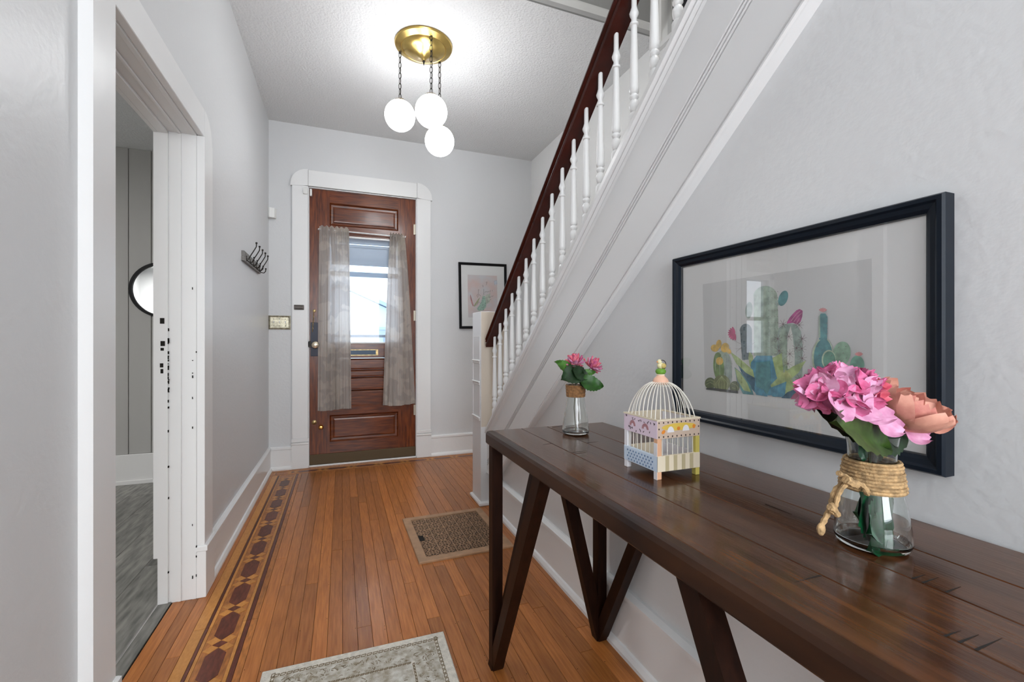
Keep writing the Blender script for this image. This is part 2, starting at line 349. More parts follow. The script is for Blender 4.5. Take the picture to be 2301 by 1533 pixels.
# ------------------------------------------------------------------ side doorway casing and jamb
CF = -.575
def quarter(cx, cz, r, a0, a1, n=8): return [(cx+r*cos(a0+(a1-a0)*i/n), cz+r*sin(a0+(a1-a0)*i/n)) for i in range(n+1)]
dc = sroot('trim_5')
MB().box(XL, CF, 1.40, 1.517, 0, 2.07, .002).obj('casing', TRIM, dc)
MB().box(XL, CF, 2.36, 2.49, .21, 2.07, .002).obj('casing', TRIM, dc)
MB().box(XL, CF-.004, 1.39, 2.375, 2.072, 2.195, .002).obj('head_casing', TRIM, dc)
MB().prism([(2.377, 2.072)] + [(2.50, 2.04)] + [(2.377+.125*cos(a), 2.07+.125*sin(a)) for a in [radians(t) for t in (0, 18, 36, 54, 72, 90)]], 'X', XL, CF-.004).obj('ear_block', TRIM, dc)
MB().prism([(1.40, 2.072), (1.38, 2.04)] + [(1.388-.125*cos(a)+.0, 2.07+.125*sin(a)) for a in [radians(t) for t in (0, 18, 36, 54, 72, 90)]], 'X', XL, CF-.004).obj('ear_block', TRIM, dc)
MB().box(XL, CF+.006, 2.355, 2.50, 0, .21, .003).box(XL, CF+.012, 2.352, 2.515, .205, .235, .006).obj('plinth', TRIM, dc)
MB().box(XL, CF+.006, 1.39, 1.522, 0, .21, .003).box(XL, CF+.01, 1.385, 1.527, .205, .235, .006).obj('plinth', TRIM, dc)
# jamb lining with stops and beads
jx0 = -.747
for (y0, y1, s_) in ((2.36, 2.375, -1), (1.502, 1.517, 1)):
    j = MB().box(jx0, XL-.0005, y0, y1, 0, DZ)
    yy = y0 if s_ < 0 else y1
    j.box(-.675, -.662, min(yy, yy+s_*.007), max(yy, yy+s_*.007), 0, DZ, .003)
    j.box(jx0, -.710, min(yy, yy+s_*.007), max(yy, yy+s_*.007), 0, DZ, .0015)
    j.box(-.622, -.606, min(yy, yy+s_*.004), max(yy, yy+s_*.004), 0, DZ, .0015)
    j.obj('jamb', TRIM, dc)
j = MB().box(jx0, XL, DY0, DY1, DZ-.0, DZ+.015).box(-.675, -.662, DY0, DY1, DZ-.007, DZ, .003).box(jx0, -.710, DY0, DY1, DZ-.012, DZ, .002).box(-.622, -.606, DY0, DY1, DZ-.004, DZ, .001)
j.obj('jamb', TRIM, dc)
MB().box(jx0-.018, jx0, 2.362, 2.48, .2, 2.19, .003).obj('casing', TRIM, dc)
MB().box(jx0-.026, jx0+.001, 2.362, 2.50, 0, .21, .003).box(jx0-.032, jx0+.001, 2.36, 2.50, .21, .24, .005).obj('plinth', TRIM, dc)
MB().box(jx0-.02, jx0, 1.40, 2.50, 2.06, 2.19, .003).obj('head_casing', TRIM, dc)
# door edge hardware mortises on the far jamb
st = MB()
for (z0, z1, x0, x1) in ((1.225, 1.25, -.738, -.722), (1.128, 1.15, -.736, -.72), (1.108, 1.12, -.736, -.724), (1.035, 1.053, -.738, -.726), (1.009, 1.028, -.736, -.726)):
    st.box(x0, x1, 2.3515, 2.3535, z0, z1, .0005)
st.obj('lock_mortise', DARK, dc)
MB().lathe([(.0, 0), (.022, .0), (.024, .004), (.014, .012), (.013, .022), (.02, .026), (.02, .034), (.0, .038)], n=16).obj('old_knob', NICK, dc, True)
k = dc.children[-1]; k.rotation_euler = (radians(90), 0, 0); k.location = (-.752, 2.356, 1.137)
ch = MB()
random.seed(3)
for i in range(46):
    z = random.choice([random.uniform(.85, 1.2), random.uniform(.05, 1.45), random.uniform(.9, 1.1)]); x = random.choice([-.7095, -.7095, -.7095, -.7085, -.62, -.606]); a = random.uniform(.001, .003)
    ch.box(x-.001, x+a, 2.352, 2.3605, z, z+random.uniform(.003, .014))
c_ = ch.obj('paint_chips', DARK, dc); c_['kind'] = 'stuff'
# ------------------------------------------------------------------ front door casing
fc = sroot('trim_6')
yc0 = YF-.028
MB().box(-.415, FX0-.002, yc0, YF, .27, 2.553, .002).obj('casing', TRIM, fc)
MB().box(FX1+.002, .825, yc0, YF, .27, 2.553, .002).obj('casing', TRIM, fc)
for a, b in ((-.42, FX0), (FX1, .83)):
    MB().box(a, b, yc0-.006, YF, 0, .215, .003).box(a-.002, b+.002, yc0-.012, YF, .215, .235, .004).box(a, b, yc0-.006, YF, .237, .27, .004).obj('plinth', TRIM, fc)
MB().box(-.283, .69, yc0-.004, YF, 2.556, 2.70, .002).obj('head_casing', TRIM, fc)
q = [radians(t) for t in (0, 15, 30, 45, 60, 75, 90)]
MB().prism([(-.285, 2.556), (-.43, 2.545)]+[(-.285-.143*cos(a), 2.565+.14*sin(a)) for a in q], 'Y', yc0-.006, YF).obj('ear_block', TRIM, fc)
MB().prism([(.692, 2.556), (.84, 2.545)]+[(.692+.146*cos(a), 2.565+.14*sin(a)) for a in q], 'Y', yc0-.006, YF).obj('ear_block', TRIM, fc)
MB().box(FX0, FX0+.006, YF-.02, YF+.18, 0, FZ).box(FX1-.006, FX1, YF-.02, YF+.18, 0, FZ).box(FX0, FX1, YF-.02, YF+.18, FZ-.006, FZ).obj('jamb', TRIM, fc)
struct(MB().box(FX0, FX1, YF-.02, YF+.2, 0, .016, .004).obj('threshold_sill', TRIM))
# ------------------------------------------------------------------ front door
dr = sroot('door_1', (0, YF, 0))
X0, X1 = FX0+.008, FX1-.008; T0, T1 = .004, .048
GX0, GX1 = -.105, .515   # inner opening
MB().box(X0, GX0, T0, T1, .02, 2.543, .002).obj('stile', DOORW, dr)
MB().box(GX1, X1, T0, T1, .02, 2.543, .002).obj('stile', DOORW, dr)
for a, b in ((.02, .215), (.46, .535), (.99, 1.125), (2.135, 2.225), (2.43, 2.543)):
    MB().box(GX0, GX1, T0, T1, a, b, .002).obj('rail', DOORP, dr)
def rpanel(z0, z1, inset=.045):
    a = MB().box(GX0, GX1, T0+.022, T1-.008, z0, z1)
    def ring(i, y): return [(GX0+i, y, z0+i), (GX1-i, y, z0+i), (GX1-i, y, z1-i), (GX0+i, y, z1-i)]
    a.loft([ring(.0, T0+.023), ring(.0, T0+.004), ring(.012, T0+.018), ring(.03, T0+.02), ring(.034, T0+.010), ring(.044, T0+.008)])
    return a.obj('panel', DOORP, dr)
rpanel(.215, .46); rpanel(2.225, 2.43)
# grooved middle panel: horizontal boards with ledges
zs = [.535, .69, .81, .88, .99]
for a, b in zip(zs[:-1], zs[1:]):
    MB().loft([[(x, T1-.01, a), (x, T0+.006, a), (x, T0+.018, a+.014), (x, T0+.018, b-.02), (x, T0+.026, b-.006), (x, T1-.01, b-.006)] for x in (GX0, GX1)]).obj('panel', DOORP, dr)
MB().box(GX0, GX1, .022, .028, 1.125, 2.135).obj('pane', PANE, dr)
MB().box(GX0, GX1, .006, .02, 1.125, 1.14, .003).box(GX0, GX1, .0, .02, 2.118, 2.135, .003).obj('glass_bead', TRIM, dr)
MB().box(X0, X1, -.012, T0, .018, .11, .004).obj('door_sweep', mat('brown_sweep', (.10, .065, .03), .6), dr)
# mail slot
ms = MB()
for (a, b, c_, d) in ((.045, .325, 1.012, 1.020), (.045, .325, 1.062, 1.070), (.045, .055, 1.02, 1.062), (.305, .325, 1.02, 1.062)): ms.box(a, b, T0-.006, T0, c_, d, .001)
mso = ms.obj('mail_slot', ABRASS, dr)
MB().box(.055, .305, T0-.003, T0+.001, 1.02, 1.062).obj('mail_flap', mat('dark_flap', (.02, .03, .045), .3, .6), mso)
# knob, plate, chain, rods
def ydisc(prof, c, m, nm, par, n=18):
    o = MB().lathe(prof, n=n).obj(nm, m, par, True); o.rotation_euler = (radians(90), 0, 0); o.location = c; return o
MB().box(-.266, -.205, T0-.004, T0, 1.01, 1.32, .002).obj('lock_plate', mat('black_plate', (.015, .016, .025), .35, .5), dr)
ydisc([(0, 0), (.012, 0), (.012, .03), (.03, .036), (.034, .05), (.03, .062), (.012, .068), (0, .068)], (-.225, T0-.002, 1.115), mat('knob_metal', (.66, .58, .45), .25, 1), 'door_knob', dr)
MB().box(-.283, -.262, -.02, T0, 1.09, 1.15, .003).obj('latch_bolt', IRON, dr)
def links(p0, p1, nlk, r=.007, wire=.0017, name='chain', m=IRON, par=None, sway=0):
    p0, p1 = Vector(p0), Vector(p1); c = MB(); L_ = (p1-p0).length/nlk; d = (p1-p0).normalized()
    a = d.cross(Vector((0, 1, 0))).normalized() if abs(d.y) < .9 else Vector((1, 0, 0)); b = d.cross(a).normalized()
    for i in range(nlk):
        ce_ = p0+(p1-p0)*((i+.5)/nlk); s_ = a if i % 2 == 0 else b; s_ = (s_*cos(.5)+(b if i % 2 == 0 else a)*sin(.5)).normalized()
        c.tube([tuple(ce_+d*(L_*.62)*cos(t)+s_*r*sin(t)) for t in [2*pi*k/10 for k in range(10)]], wire, 5, True)
    return c.obj(name, m, par, True)
links((-.238, -.012, 1.415), (-.25, -.012, 1.235), 10, .005, .0016, 'door_chain', ABRASS, dr)
ydisc([(0, 0), (.014, 0), (.014, .006), (.006, .010), (0, .01)], (-.235, T0-.001, 1.425), ABRASS, 'chain_plate', dr)
ydisc([(0, 0), (.022, 0), (.02, .006), (.008, .012), (0, .012)], (-.235, T0, .405), ABRASS, 'stop_rosette', dr)
ydisc([(0, 0), (.012, 0), (.016, .02), (.022, .03), (.014, .045), (0, .048)], (-.178, T0, .36), mat('orange_brass', (.8, .42, .12), .3, 1), 'door_stop', dr)
for z in (.42, 1.35, 2.2):
    h = MB().lathe([(.0, 0), (.008, 0), (.008, .1), (0, .1)], (FX1-.006, -.008, z), 10).box(FX1-.024, FX1-.006, -.004, .004, z, z+.1)
    h.obj('hinge', mat('painted_hinge', (.6, .55, .45), .4, .5), dr)
MB().box(-.27, -.254, -.02, .004, 2.47, 2.535, .003).obj('sensor_magnet', PLAST, dr)
se = tag(MB().box(-.325, -.290, YF-.045, YF-.028, 2.475, 2.535, .005).obj('door_sensor', PLAST), 'small white door contact sensor on the left casing by the front door top', 'sensor')
ca = MB().box(-.40, -.318, YF-.036, YF-.028, 1.43, 1.475, .004).box(-.392, -.326, YF-.046, YF-.036, 1.44, 1.465, .004)
tag(ca.obj('latch_keeper', mat('dark_bronze', (.06, .05, .045), .35, .8)), 'dark bronze latch keeper screwed to the left casing of the front door', 'latch')
# storm door outside the glass
sd = sroot('door_2', (0, YF+.12, 0))
AL = mat('storm_door_metal', (.38, .47, .58), .4)
MB().box(-.27, -.20, 0, .03, .02, 2.54).box(.60, .675, 0, .03, .02, 2.54).box(-.2, .6, 0, .03, .02, .9).box(-.2, .6, 0, .03, 2.45, 2.54).box(-.2, .6, 0, .03, 1.775, 1.82).box(-.2, .6, 0, .03, 1.185, 1.21).obj('frame', AL, sd)
MB().box(-.2, .6, .012, .016, .9, 2.45).obj('pane', PANE, sd)
# roller shade between the doors
rs = thing('roller_shade', 'pale grey roller shade half lowered behind the front door glass', 'window shade', (.2, YF+.075, 2.1))
SHD = mat('grey_shade_cloth', (.52, .58, .66), .7)
MB().box(-.30, .31, -.012, .012, -.02, .03, .004).box(-.30, .31, -.010, .010, -.055, -.027, .003).obj('headrail', SHD, rs)
MB().box(-.29, .30, -.001, .001, -.20, -.05).obj('cloth', SHD, rs)
MB().box(-.29, .30, -.004, .004, -.225, -.198, .002).obj('hem_bar', SHD, rs)
# ------------------------------------------------------------------ curtains on the door
def curtain(name, label, xt, xb, zt, zb_, folds, seed, yb):
    r = random.Random(seed); NU, NV = 90, 46; m = MB(); vs = []; ph = [r.uniform(0, 6) for _ in range(4)]
    for j in range(NV+1):
        v = j/NV; z = zt+(zb_-zt)*v; hd_ = max(0, 1-v*14)
        for i in range(NU+1):
            u = i/NU; k = v**.75 if v > 0 else 0
            x = (xt[0]+(xt[1]-xt[0])*u)*(1-k)+(xb[0]+(xb[1]-xb[0])*u)*k
            f = sin(u*folds*2*pi+ph[0]+.5*sin(v*3+ph[1]))*.5+.3*sin(u*folds*1.37*2*pi+ph[2]+v)+.14*sin(u*folds*3.1*2*pi+ph[3]+v*2)
            am = .022*(.45+.55*v)
            g = .006*sin(u*34*pi+ph[1])*max(0, 1-v*5)
            dz = .007*sin(u*folds*9+ph[2])*hd_ + (.008*sin(u*5+ph[0]) if j == NV else 0) - .006*u*v
            ye = .003*sin(v*60)*(1 if (u > .93 or u < .05) else 0)*min(1, v*3)
            vs.append((x, yb-am*f+g+ye, z+dz))
    fs = [(j*(NU+1)+i, j*(NU+1)+i+1, (j+1)*(NU+1)+i+1, (j+1)*(NU+1)+i) for j in range(NV) for i in range(NU)]
    m.add(vs, fs); o = m.obj(name, SHEER, None, True); tag(o, label, 'curtain', 'curtains on the front door')
    hp = MB(); a = NV-2
    hp.add([(p[0], p[1]-.0015, p[2]) for p in vs[(NV-2)*(NU+1):(NV+1)*(NU+1)]], [(j*(NU+1)+i, j*(NU+1)+i+1, (j+1)*(NU+1)+i+1, (j+1)*(NU+1)+i) for j in range(2) for i in range(NU)])
    hp.obj('hem', SHEER, o, True); return o
YB = YF-.045
curtain('curtain', 'left sheer taupe curtain panel gathered on the front door, beside the knob', (-.19, .062), (-.205, .083), 2.20, .52, 4.2, 5, YB)
curtain('curtain', 'right sheer taupe curtain panel gathered on the front door, beside the hinges', (.435, .565), (.365, .672), 2.185, .535, 3.6, 9, YB)
cr_ = MB().tube([(-.20, YB+.012, 2.172), (.58, YB+.012, 2.16)], .006, 8)
for x in (-.2, .58): cr_.tube([(x, YB+.012, 2.17), (x, YF+.006, 2.17)], .004, 6)
tag(cr_.obj('curtain_rod', TRIM), 'thin white rod holding both curtains across the front door', 'curtain rod')
# ------------------------------------------------------------------ far wall things
def bevel_frame(y, x0, x1, z0, z1, w_, d, mt, par, name='frame'):
    def ring(i, yy): return [(x0+i, yy, z0+i), (x1-i, yy, z0+i), (x1-i, yy, z1-i), (x0+i, yy, z1-i)]
    return MB().loft([ring(0, y), ring(0, y-d*.8), ring(.004, y-d), ring(w_*.35, y-d), ring(w_*.5, y-d*.8), ring(w_*.8, y-d*.75), ring(w_, y-d*.55), ring(w_, y)], cap=False).obj(name, mt, par)
def at(px, py, axis, val):
    a = (px-1150.5)/F; b = (767-py)/F; r = (a*CY+SY, -a*SY+CY, b); k = 'XYZ'.index(axis); o = (0, 0, H); t = (val-o[k])/r[k]
    return Vector((o[0]+t*r[0], o[1]+t*r[1], o[2]+t*r[2]))
fp = thing('framed_picture', 'black framed pink watercolour cactus print with script, right of the front door', 'picture', (1.377, YF-.002, 1.62)); fp.rotation_euler = (0, radians(-.9), 0)
fo = Vector((1.377, YF-.002, 1.62))
bevel_frame(0, -.26, .26, -.34, .34, .026, .025, BLACK, fp)
MB().box(-.24, .24, -.008, -.004, -.32, .32).obj('mat_board', PAPER, fp)
WC = mat('pink_watercolour', (.66, .50, .47), .8, var=.2, vscale=9, col2=(.60, .60, .62))
MB().box(-.165, .155, -.0095, -.008, -.225, .215).obj('print', WC, fp)
def art_y(shapes, plane, par, org, y0):
    for k, (nm, m, pts) in enumerate(shapes):
        q_ = [at(px, py, 'Y', plane)-org for px, py in pts]
        MB().loft([[(v.x, y0-.0003*k, v.z) for v in q_], [(v.x, y0-.0003*k-.0004, v.z) for v in q_]]).obj(nm, m, par)
def cm_(n, c, v=.0): return mat('ink_'+n, c, .7, var=v, vscale=60) if v else mat('ink_'+n, c, .7)
art_y([('painted_leaf', cm_('rose', (.42, .20, .20), .3), [(1057, 661), (1060, 672), (1064, 687), (1063, 690), (1059, 682), (1056, 668)]),
       ('painted_leaf', cm_('olive', (.35, .36, .20), .3), [(1064, 687), (1073, 674), (1079, 668), (1074, 680), (1066, 690)]),
       ('painted_leaf', cm_('sage', (.30, .47, .38), .3), [(1071, 694), (1080, 682), (1085, 665), (1092, 668), (1092, 690), (1086, 698), (1075, 699)]),
       ('painted_leaf', cm_('palegreen', (.46, .50, .42), .3), [(1090, 665), (1102, 660), (1100, 680), (1092, 685)]),
       ('painted_leaf', cm_('paleblue', (.48, .52, .58), .3), [(1110, 632), (1117, 631), (1118, 640), (1111, 641)])], YF-.011, fp, fo, -.0097)
sk = MB()
for st_ in ([(1077, 652), (1075, 651), (1075, 660), (1071, 665), (1073, 669), (1076, 662), (1080, 666)], [(1087, 650), (1087, 658), (1086, 663), (1089, 661)], [(1089, 658), (1092, 656), (1095, 657), (1099, 656)], [(1102, 653), (1101, 658)], [(1106, 653), (1106, 656)], [(1093, 641), (1095, 634), (1092, 635)], [(1085, 641), (1086, 646)], [(1101, 670), (1104, 666), (1106, 668), (1108, 665)], [(1070, 687), (1076, 679), (1080, 682), (1078, 684)], [(1100, 675), (1103, 674)]):
    q_ = [at(a, b, 'Y', YF-.012)-fo for a, b in st_]
    sk.tube([(v.x, -.0117, v.z) for v in q_], .0016, 5)
so = sk.obj('script_lettering', mat('ink_script', (.12, .11, .10), .8), fp); so['kind'] = 'stuff'
MB().box(-.236, .236, -.0150, -.0142, -.316, .316).obj('glass', ARTG, fp)
# switch plate
sp = thing('switch_plate', 'triple toggle switch plate in antique pewter on the wall left of the front door', 'light switch', (-.517, YF-.001, 1.315))
def rr(y, x0, x1, z0, z1): return [(x0, y, z0), (x1, y, z0), (x1, y, z1), (x0, y, z1)]
MB().loft([rr(0, -.088, .088, -.062, .062), rr(-.004, -.088, .088, -.062, .062), rr(-.007, -.078, .078, -.052, .052), rr(-.005, -.072, .072, -.046, .046)]).obj('plate', NICK, sp)
for x in (-.046, 0, .046):
    t_ = MB().box(x-.004, x+.004, -.018, -.004, -.004, .012, .001).obj('toggle', PLAST, sp)
    for z in (-.03, .03): MB().box(x-.003, x+.003, -.008, -.004, z-.003, z+.003, .001).obj('screw', IRON, sp)
ds = MB().prism([(0, 0), (.05, -.0), (.058, -.02), (.05, -.045), (.01, -.05), (0, -.05)], 'Z', 0, .085)
dso = thing('motion_detector', 'small white motion detector high in the corner left of the front door', 'sensor', (XL+.001, YF-.002, 2.235))
MB().prism([(0, 0), (.055, 0), (.062, -.02), (.05, -.048), (.012, -.06), (0, -.05)], 'Z', 0, .085).obj('housing', PLAST, dso)
MB().prism([(.052, -.022), (.06, -.024), (.05, -.047), (.044, -.044)], 'Z', .02, .055).obj('lens', mat('sensor_lens', (.6, .6, .6), .3), dso)
# coat rack on the left wall
ck = thing('coat_rack', 'grey wooden coat rack with five dark double hooks on the left wall', 'coat rack', (XL, 3.61, 1.70))
MB().box(0, .018, -.31, .31, -.03, .035, .002).obj('board', GREYM, ck)
hk = MB()
hk.tube([(.018, 0, -.005), (.03, 0, -.012), (.045, 0, .02), (.062, 0, .05), (.075, 0, .075), (.076, 0, .097)], .0034, 7)
hk.ball((.076, 0, .1), .007, n=8, m=6)
hk.tube([(.018, 0, -.012), (.032, 0, -.028), (.05, 0, -.03), (.060, 0, -.018), (.062, 0, .0)], .0034, 7)
hk.ball((.062, 0, .002), .006, n=8, m=6)
hk.box(.016, .021, -.008, .008, -.024, .012, .001)
hm = hk.mesh('hook', IRON, True)
for i in range(5): link('hook', hm, ck, (0, -.245+.122*i, 0))
# round mirror in the side room
mm = thing('round_mirror', 'round wall mirror with thin black frame seen through the left doorway', 'mirror', (-1.365, YF-.013, 1.567))
def yring(r0, r1, y0, y1, n=48):
    return MB().loft([[(r0*cos(2*pi*i/n), y0, r0*sin(2*pi*i/n)), (r1*cos(2*pi*i/n), y0, r1*sin(2*pi*i/n)), (r1*cos(2*pi*i/n), y1, r1*sin(2*pi*i/n)), (r0*cos(2*pi*i/n), y1, r0*sin(2*pi*i/n))] for i in range(n)], close=True)
yring(.205, .227, -.025, 0).obj('frame', BLACK, mm)
MB().loft([[(.206*cos(2*pi*i/48), y, .206*sin(2*pi*i/48)) for i in range(48)] for y in (-.003, -.012)]).obj('glass', MIRROR, mm)
# ------------------------------------------------------------------ staircase
sc_ = thing('staircase', 'white closed-string staircase with turned balusters and dark red handrail', 'staircase', (0, 0, 0))
zt = lambda y: .521+.82*(2.971-y)
zbb = lambda y: .712+.78*(2.129-y)
SX = .95
def kline(k, y): return zt(y)*(1-k)+zbb(y)*k
YS0, YS1 = 2.975, .3
prof = [(1.03, -.03), (SX-.016, -.03), (SX-.018, .02), (SX-.006, .035), (SX-.010, .06), (SX-.002, .085), (SX-.004, .10), (SX, .125)]
g0, g1 = .447, .54
for i in range(3):
    a = g0+(g1-g0)*(i/3); prof += [(SX, a), (SX+.009, a+.006), (SX+.009, a+.016), (SX, a+.023)]
prof += [(SX, .862), (SX+.004, .868), (SX+.003, .885), (SX-.006, .893), (SX-.006, .906), (SX, .915)]
def ssec(y):
    q_ = [(x, y, kline(k, y)) for x, k in prof]
    q_ += [(XR-.001, y, zb(y)), (1.03, y, zb(y))]
    return q_
def ssec2(y):  # lower end keeps above the floor
    return [(x, yy, max(z, .23)) for x, yy, z in ssec(y)]
m = MB(); m.loft([ssec(YS1-1.0), ssec(YS1), ssec(2.72)]); m.obj('stringer', STRG, sc_)
MB().loft([ssec(2.72), ssec2(2.80), ssec2(YS0)]).obj('stringer', STRG, sc_)
# newel
nw = MB().box(.905, 1.11, 2.975, 3.18, 0, 1.357, .003).obj('newel_post', STRG, sc_)
MB().box(.908, 1.107, 2.9735, 2.975, .55, 1.354).obj('front_face', BEIGE, nw)
MB().box(.888, 1.127, 2.955, 3.2, 0, .03, .008).obj('shoe_moulding', TRIM, nw)
for z in (1.005, .855, .605): MB().box(.899, .905, 2.995, 3.16, z-.016, z, .002).box(.893, .905, 2.99, 3.165, z, z+.012, .004).obj('moulding', TRIM, nw)
MB().box(.902, .905, 2.99, 3.165, 1.18, 1.186).box(.902, .905, 2.99, 2.996, .62, 1.18).box(.902, .905, 3.159, 3.165, .62, 1.18).obj('panel_bead', TRIM, nw)
# treads and risers
RUN, RISE = .241, .19
for i in range(15):
    yr = 3.3-RUN*i; z = RISE*(i+1); x0 = 1.02 if yr < 2.99 else 1.12
    MB().box(x0, XS, yr-.02, yr, z-RISE, z-.03).obj('riser', TRIM, sc_)
    if z < 2.9: MB().box(x0, XS, yr-RUN-.02, yr+.03, z-.03, z, .008).obj('tread', STRG, sc_)
sb = [(3.45, .0), (3.45, .25), (3.2, .50)]
MB().prism([(3.42, 0), (3.42, .22), (3.3, .42), (-.3, .42+.79*3.6), (-.3, .1+.79*3.6), (3.1, 0)], 'X', XS-.022, XS).obj('skirt_board', STRG, sc_)
# handrail
zr = lambda y: 1.175+.79*(2.85-y)
def rsec(y, cut=0):
    P_ = [(-.035, .0), (-.038, .012), (-.034, .03), (-.040, .034), (-.036, .042), (-.041, .048), (-.036, .066), (-.02, .083), (.02, .083), (.036, .066), (.040, .034), (.038, .012), (.035, 0)]
    return [(.965+a, y, zr(y)+b*1.12) for a, b in P_]
MB().loft([rsec(.35), rsec(2.935)]).obj('handrail', RAIL, sc_)
# balusters
def bal(L_, base):
    pr_ = [(.0, 1.0), (.009, 1.0), (.0095, .86), (.0125, .835), (.0165, .81), (.0155, .795), (.010, .77), (.0095, .75), (.010, .735), (.0155, .73), (.0155, .715), (.0105, .708), (.0165, .21), (.0165, .185), (.0115, .172), (.0165, .155), (.0165, .145), (.011, .125), (.0165, .10), (.0175, .075), (.015, .045), (.011, .03), (.017, .012), (.019, .0)]
    return MB().lathe([(r, z*L_) for r, z in pr_]+[(.019, -base), (0, -base)], n=12).mesh('baluster', TRIM, True)
for i in range(21):
    y = 2.851-.1097*i; zc_ = kline(-.03, y); z0 = zc_+.05; L_ = zr(y)+.006-z0
    link('baluster', bal(L_, .06), sc_, (.965, y, z0))
# bracket on stair wall
hb = thing('wall_hook', 'small black hook on the white stair wall behind the balusters', 'hook', (XS, 2.95, 2.30))
MB().tube([(0, 0, 0), (-.04, 0, .01), (-.08, -.01, .05)], .007, 6).box(-.006, 0, -.015, .015, -.03, .03).obj('arm', IRON, hb)
MB().tube([(-.04, 0, .0), (-.07, -.02, .015), (-.09, -.03, -.02)], .004, 6).obj('hook', NICK, hb)
# ------------------------------------------------------------------ pendant light
pl = thing('pendant_light', 'brushed brass ceiling light with three chained glowing white globes', 'ceiling light', (.507, 2.96, ZC))
MB().lathe([(0, 0), (.185, 0), (.188, -.008), (.184, -.016), (.148, -.03), (.142, -.026), (.136, -.03), (.128, -.04), (.09, -.052), (.05, -.068), (.02, -.088), (.012, -.105), (0, -.106)], n=48).obj('canopy', BRASS, pl, True)
MB().lathe([(0, -.10), (.007, -.10), (.009, -.11), (.005, -.12), (.002, -.135), (0, -.135)], n=12).obj('finial', IRON, pl, True)
for (x, y, zg) in ((.365, 3.06, 2.663), (.529, 2.814, 2.603), (.635, 3.068, 2.538)):
    dx, dy = x-.507, y-2.96; zg -= ZC; r = .1
    gl = MB().lathe([(0, -r)]+[(r*sin(a), -r*cos(a)) for a in [pi*k/24 for k in range(1, 22)]]+[(.03, r*.955), (0, r*.955)], n=40).obj('globe', GLOBE, pl, True)
    gl.location = (dx, dy, zg)
    MB().lathe([(0, .115), (.006, .115), (.012, .108), (.04, .1), (.048, .088), (.048, .08), (.0, .08)], n=24).obj('cap', mat('brushed_nickel', (.4, .36, .3), .35, 1), gl, True)
    cn = links((dx, dy, -.02), (dx, dy, zg+.11), max(8, int((-zg-.11)/.036)), .009, .0021, 'chain', IRON, pl)
    MB().tube([(dx, dy, -.02), (dx+.003, dy, (zg)/2), (dx, dy, zg+.11)], .0016, 5).obj('cord', IRON, pl)
    MB().lathe([(0, -.03), (.006, -.03), (.009, -.022), (.005, -.014), (0, -.014)], (dx, dy, 0), 10).obj('hook', IRON, pl)
# ------------------------------------------------------------------ floor register and rug
rg = thing('floor_register', 'tan cast floor register with openwork grille beside the table leg', 'floor vent', (.371, 2.306, 0)); rg.rotation_euler = (0, 0, radians(.8))
TAN = mat('tan_register', (.40, .235, .13), .45, var=.15, vscale=20)
RW, RH = .525, .61
f_ = MB()
def ring2(i, z): return [(i, i, z), (RW-i, i, z), (RW-i, RH-i, z), (i, RH-i, z)]
f_.loft([ring2(0, 0), ring2(0, .008), ring2(.003, .011), ring2(.046, .011), ring2(.046, .001)], cap=False).obj('frame', TAN, rg)
MB().box(.044, RW-.044, .044, RH-.044, .0006, .0012).obj('dark_duct_sheet', DARK, rg)  # flat black sheet painted in for the dark hollow below the grille
gr = MB(); iw, ih = RW-.09, RH-.09; o = .045
def bar(x0, y0, x1, y1, w_=.0018):
    d = Vector((x1-x0, y1-y0, 0)); L_ = d.length
    if L_ < 1e-5: return
    nrm = Vector((-d.y, d.x, 0)).normalized()*w_/2
    a, b = Vector((o+x0, o+y0, 0)), Vector((o+x1, o+y1, 0))
    gr.loft([[tuple(a+nrm+Vector((0, 0, .0068))), tuple(a-nrm+Vector((0, 0, .0068))), tuple(a-nrm+Vector((0, 0, .0095))), tuple(a+nrm+Vector((0, 0, .0095)))],
             [tuple(b+nrm+Vector((0, 0, .0068))), tuple(b-nrm+Vector((0, 0, .0068))), tuple(b-nrm+Vector((0, 0, .0095))), tuple(b+nrm+Vector((0, 0, .0095)))]])
NC, NR = 5, 6; cw, chh = iw/NC, ih/NR
for i in range(NC+1): bar(i*cw, 0, i*cw, ih, .003)
for i in range(NC):
    for j in range(NR):
        cx0, cy0 = (i+.5)*cw, (j+.5)*chh
        R1, R2 = cw*.38, cw*.22
        for k in range(14):
            a, b = 2*pi*k/14, 2*pi*(k+1)/14
            bar(cx0+R1*cos(a), cy0+R1*sin(a), cx0+R1*cos(b), cy0+R1*sin(b))
        bar(cx0, cy0-R1, cx0, cy0+R1); bar(cx0-cw/2, cy0, cx0+cw/2, cy0)
        for s_ in (-1, 1): bar(cx0-R1*.9, cy0+s_*R1*.42, cx0+R1*.9, cy0+s_*R1*.42)
        for s_ in (-1, 1): bar(cx0+s_*R1*.5, cy0-R1*.85, cx0+s_*R1*.5, cy0+R1*.85)
        for q_ in (-1, 1):
            for s_ in (-1, 1):
                bar(cx0+q_*R1, cy0+s_*chh*.2, cx0+q_*cw/2, cy0+s_*chh*.2)
                bar(cx0+q_*R1*.75, cy0+s_*chh*.36, cx0+q_*cw/2, cy0+s_*chh*.36)
        # rosette between the ovals
        yj = (j+1)*chh
        if j < NR-1:
            rad = cw*.12
            for k in range(8):
                a, b = 2*pi*k/8, 2*pi*(k+1)/8
                bar(cx0+rad*cos(a), yj+rad*.9*sin(a), cx0+rad*cos(b), yj+rad*.9*sin(b), .002)
            for k in range(4):
                a = pi/4+pi/2*k; bar(cx0+rad*cos(a), yj+rad*sin(a), cx0+rad*2.4*cos(a), yj+rad*1.6*sin(a), .0022)
            bar(cx0-cw/2, yj, cx0-rad, yj); bar(cx0+rad, yj, cx0+cw/2, yj)
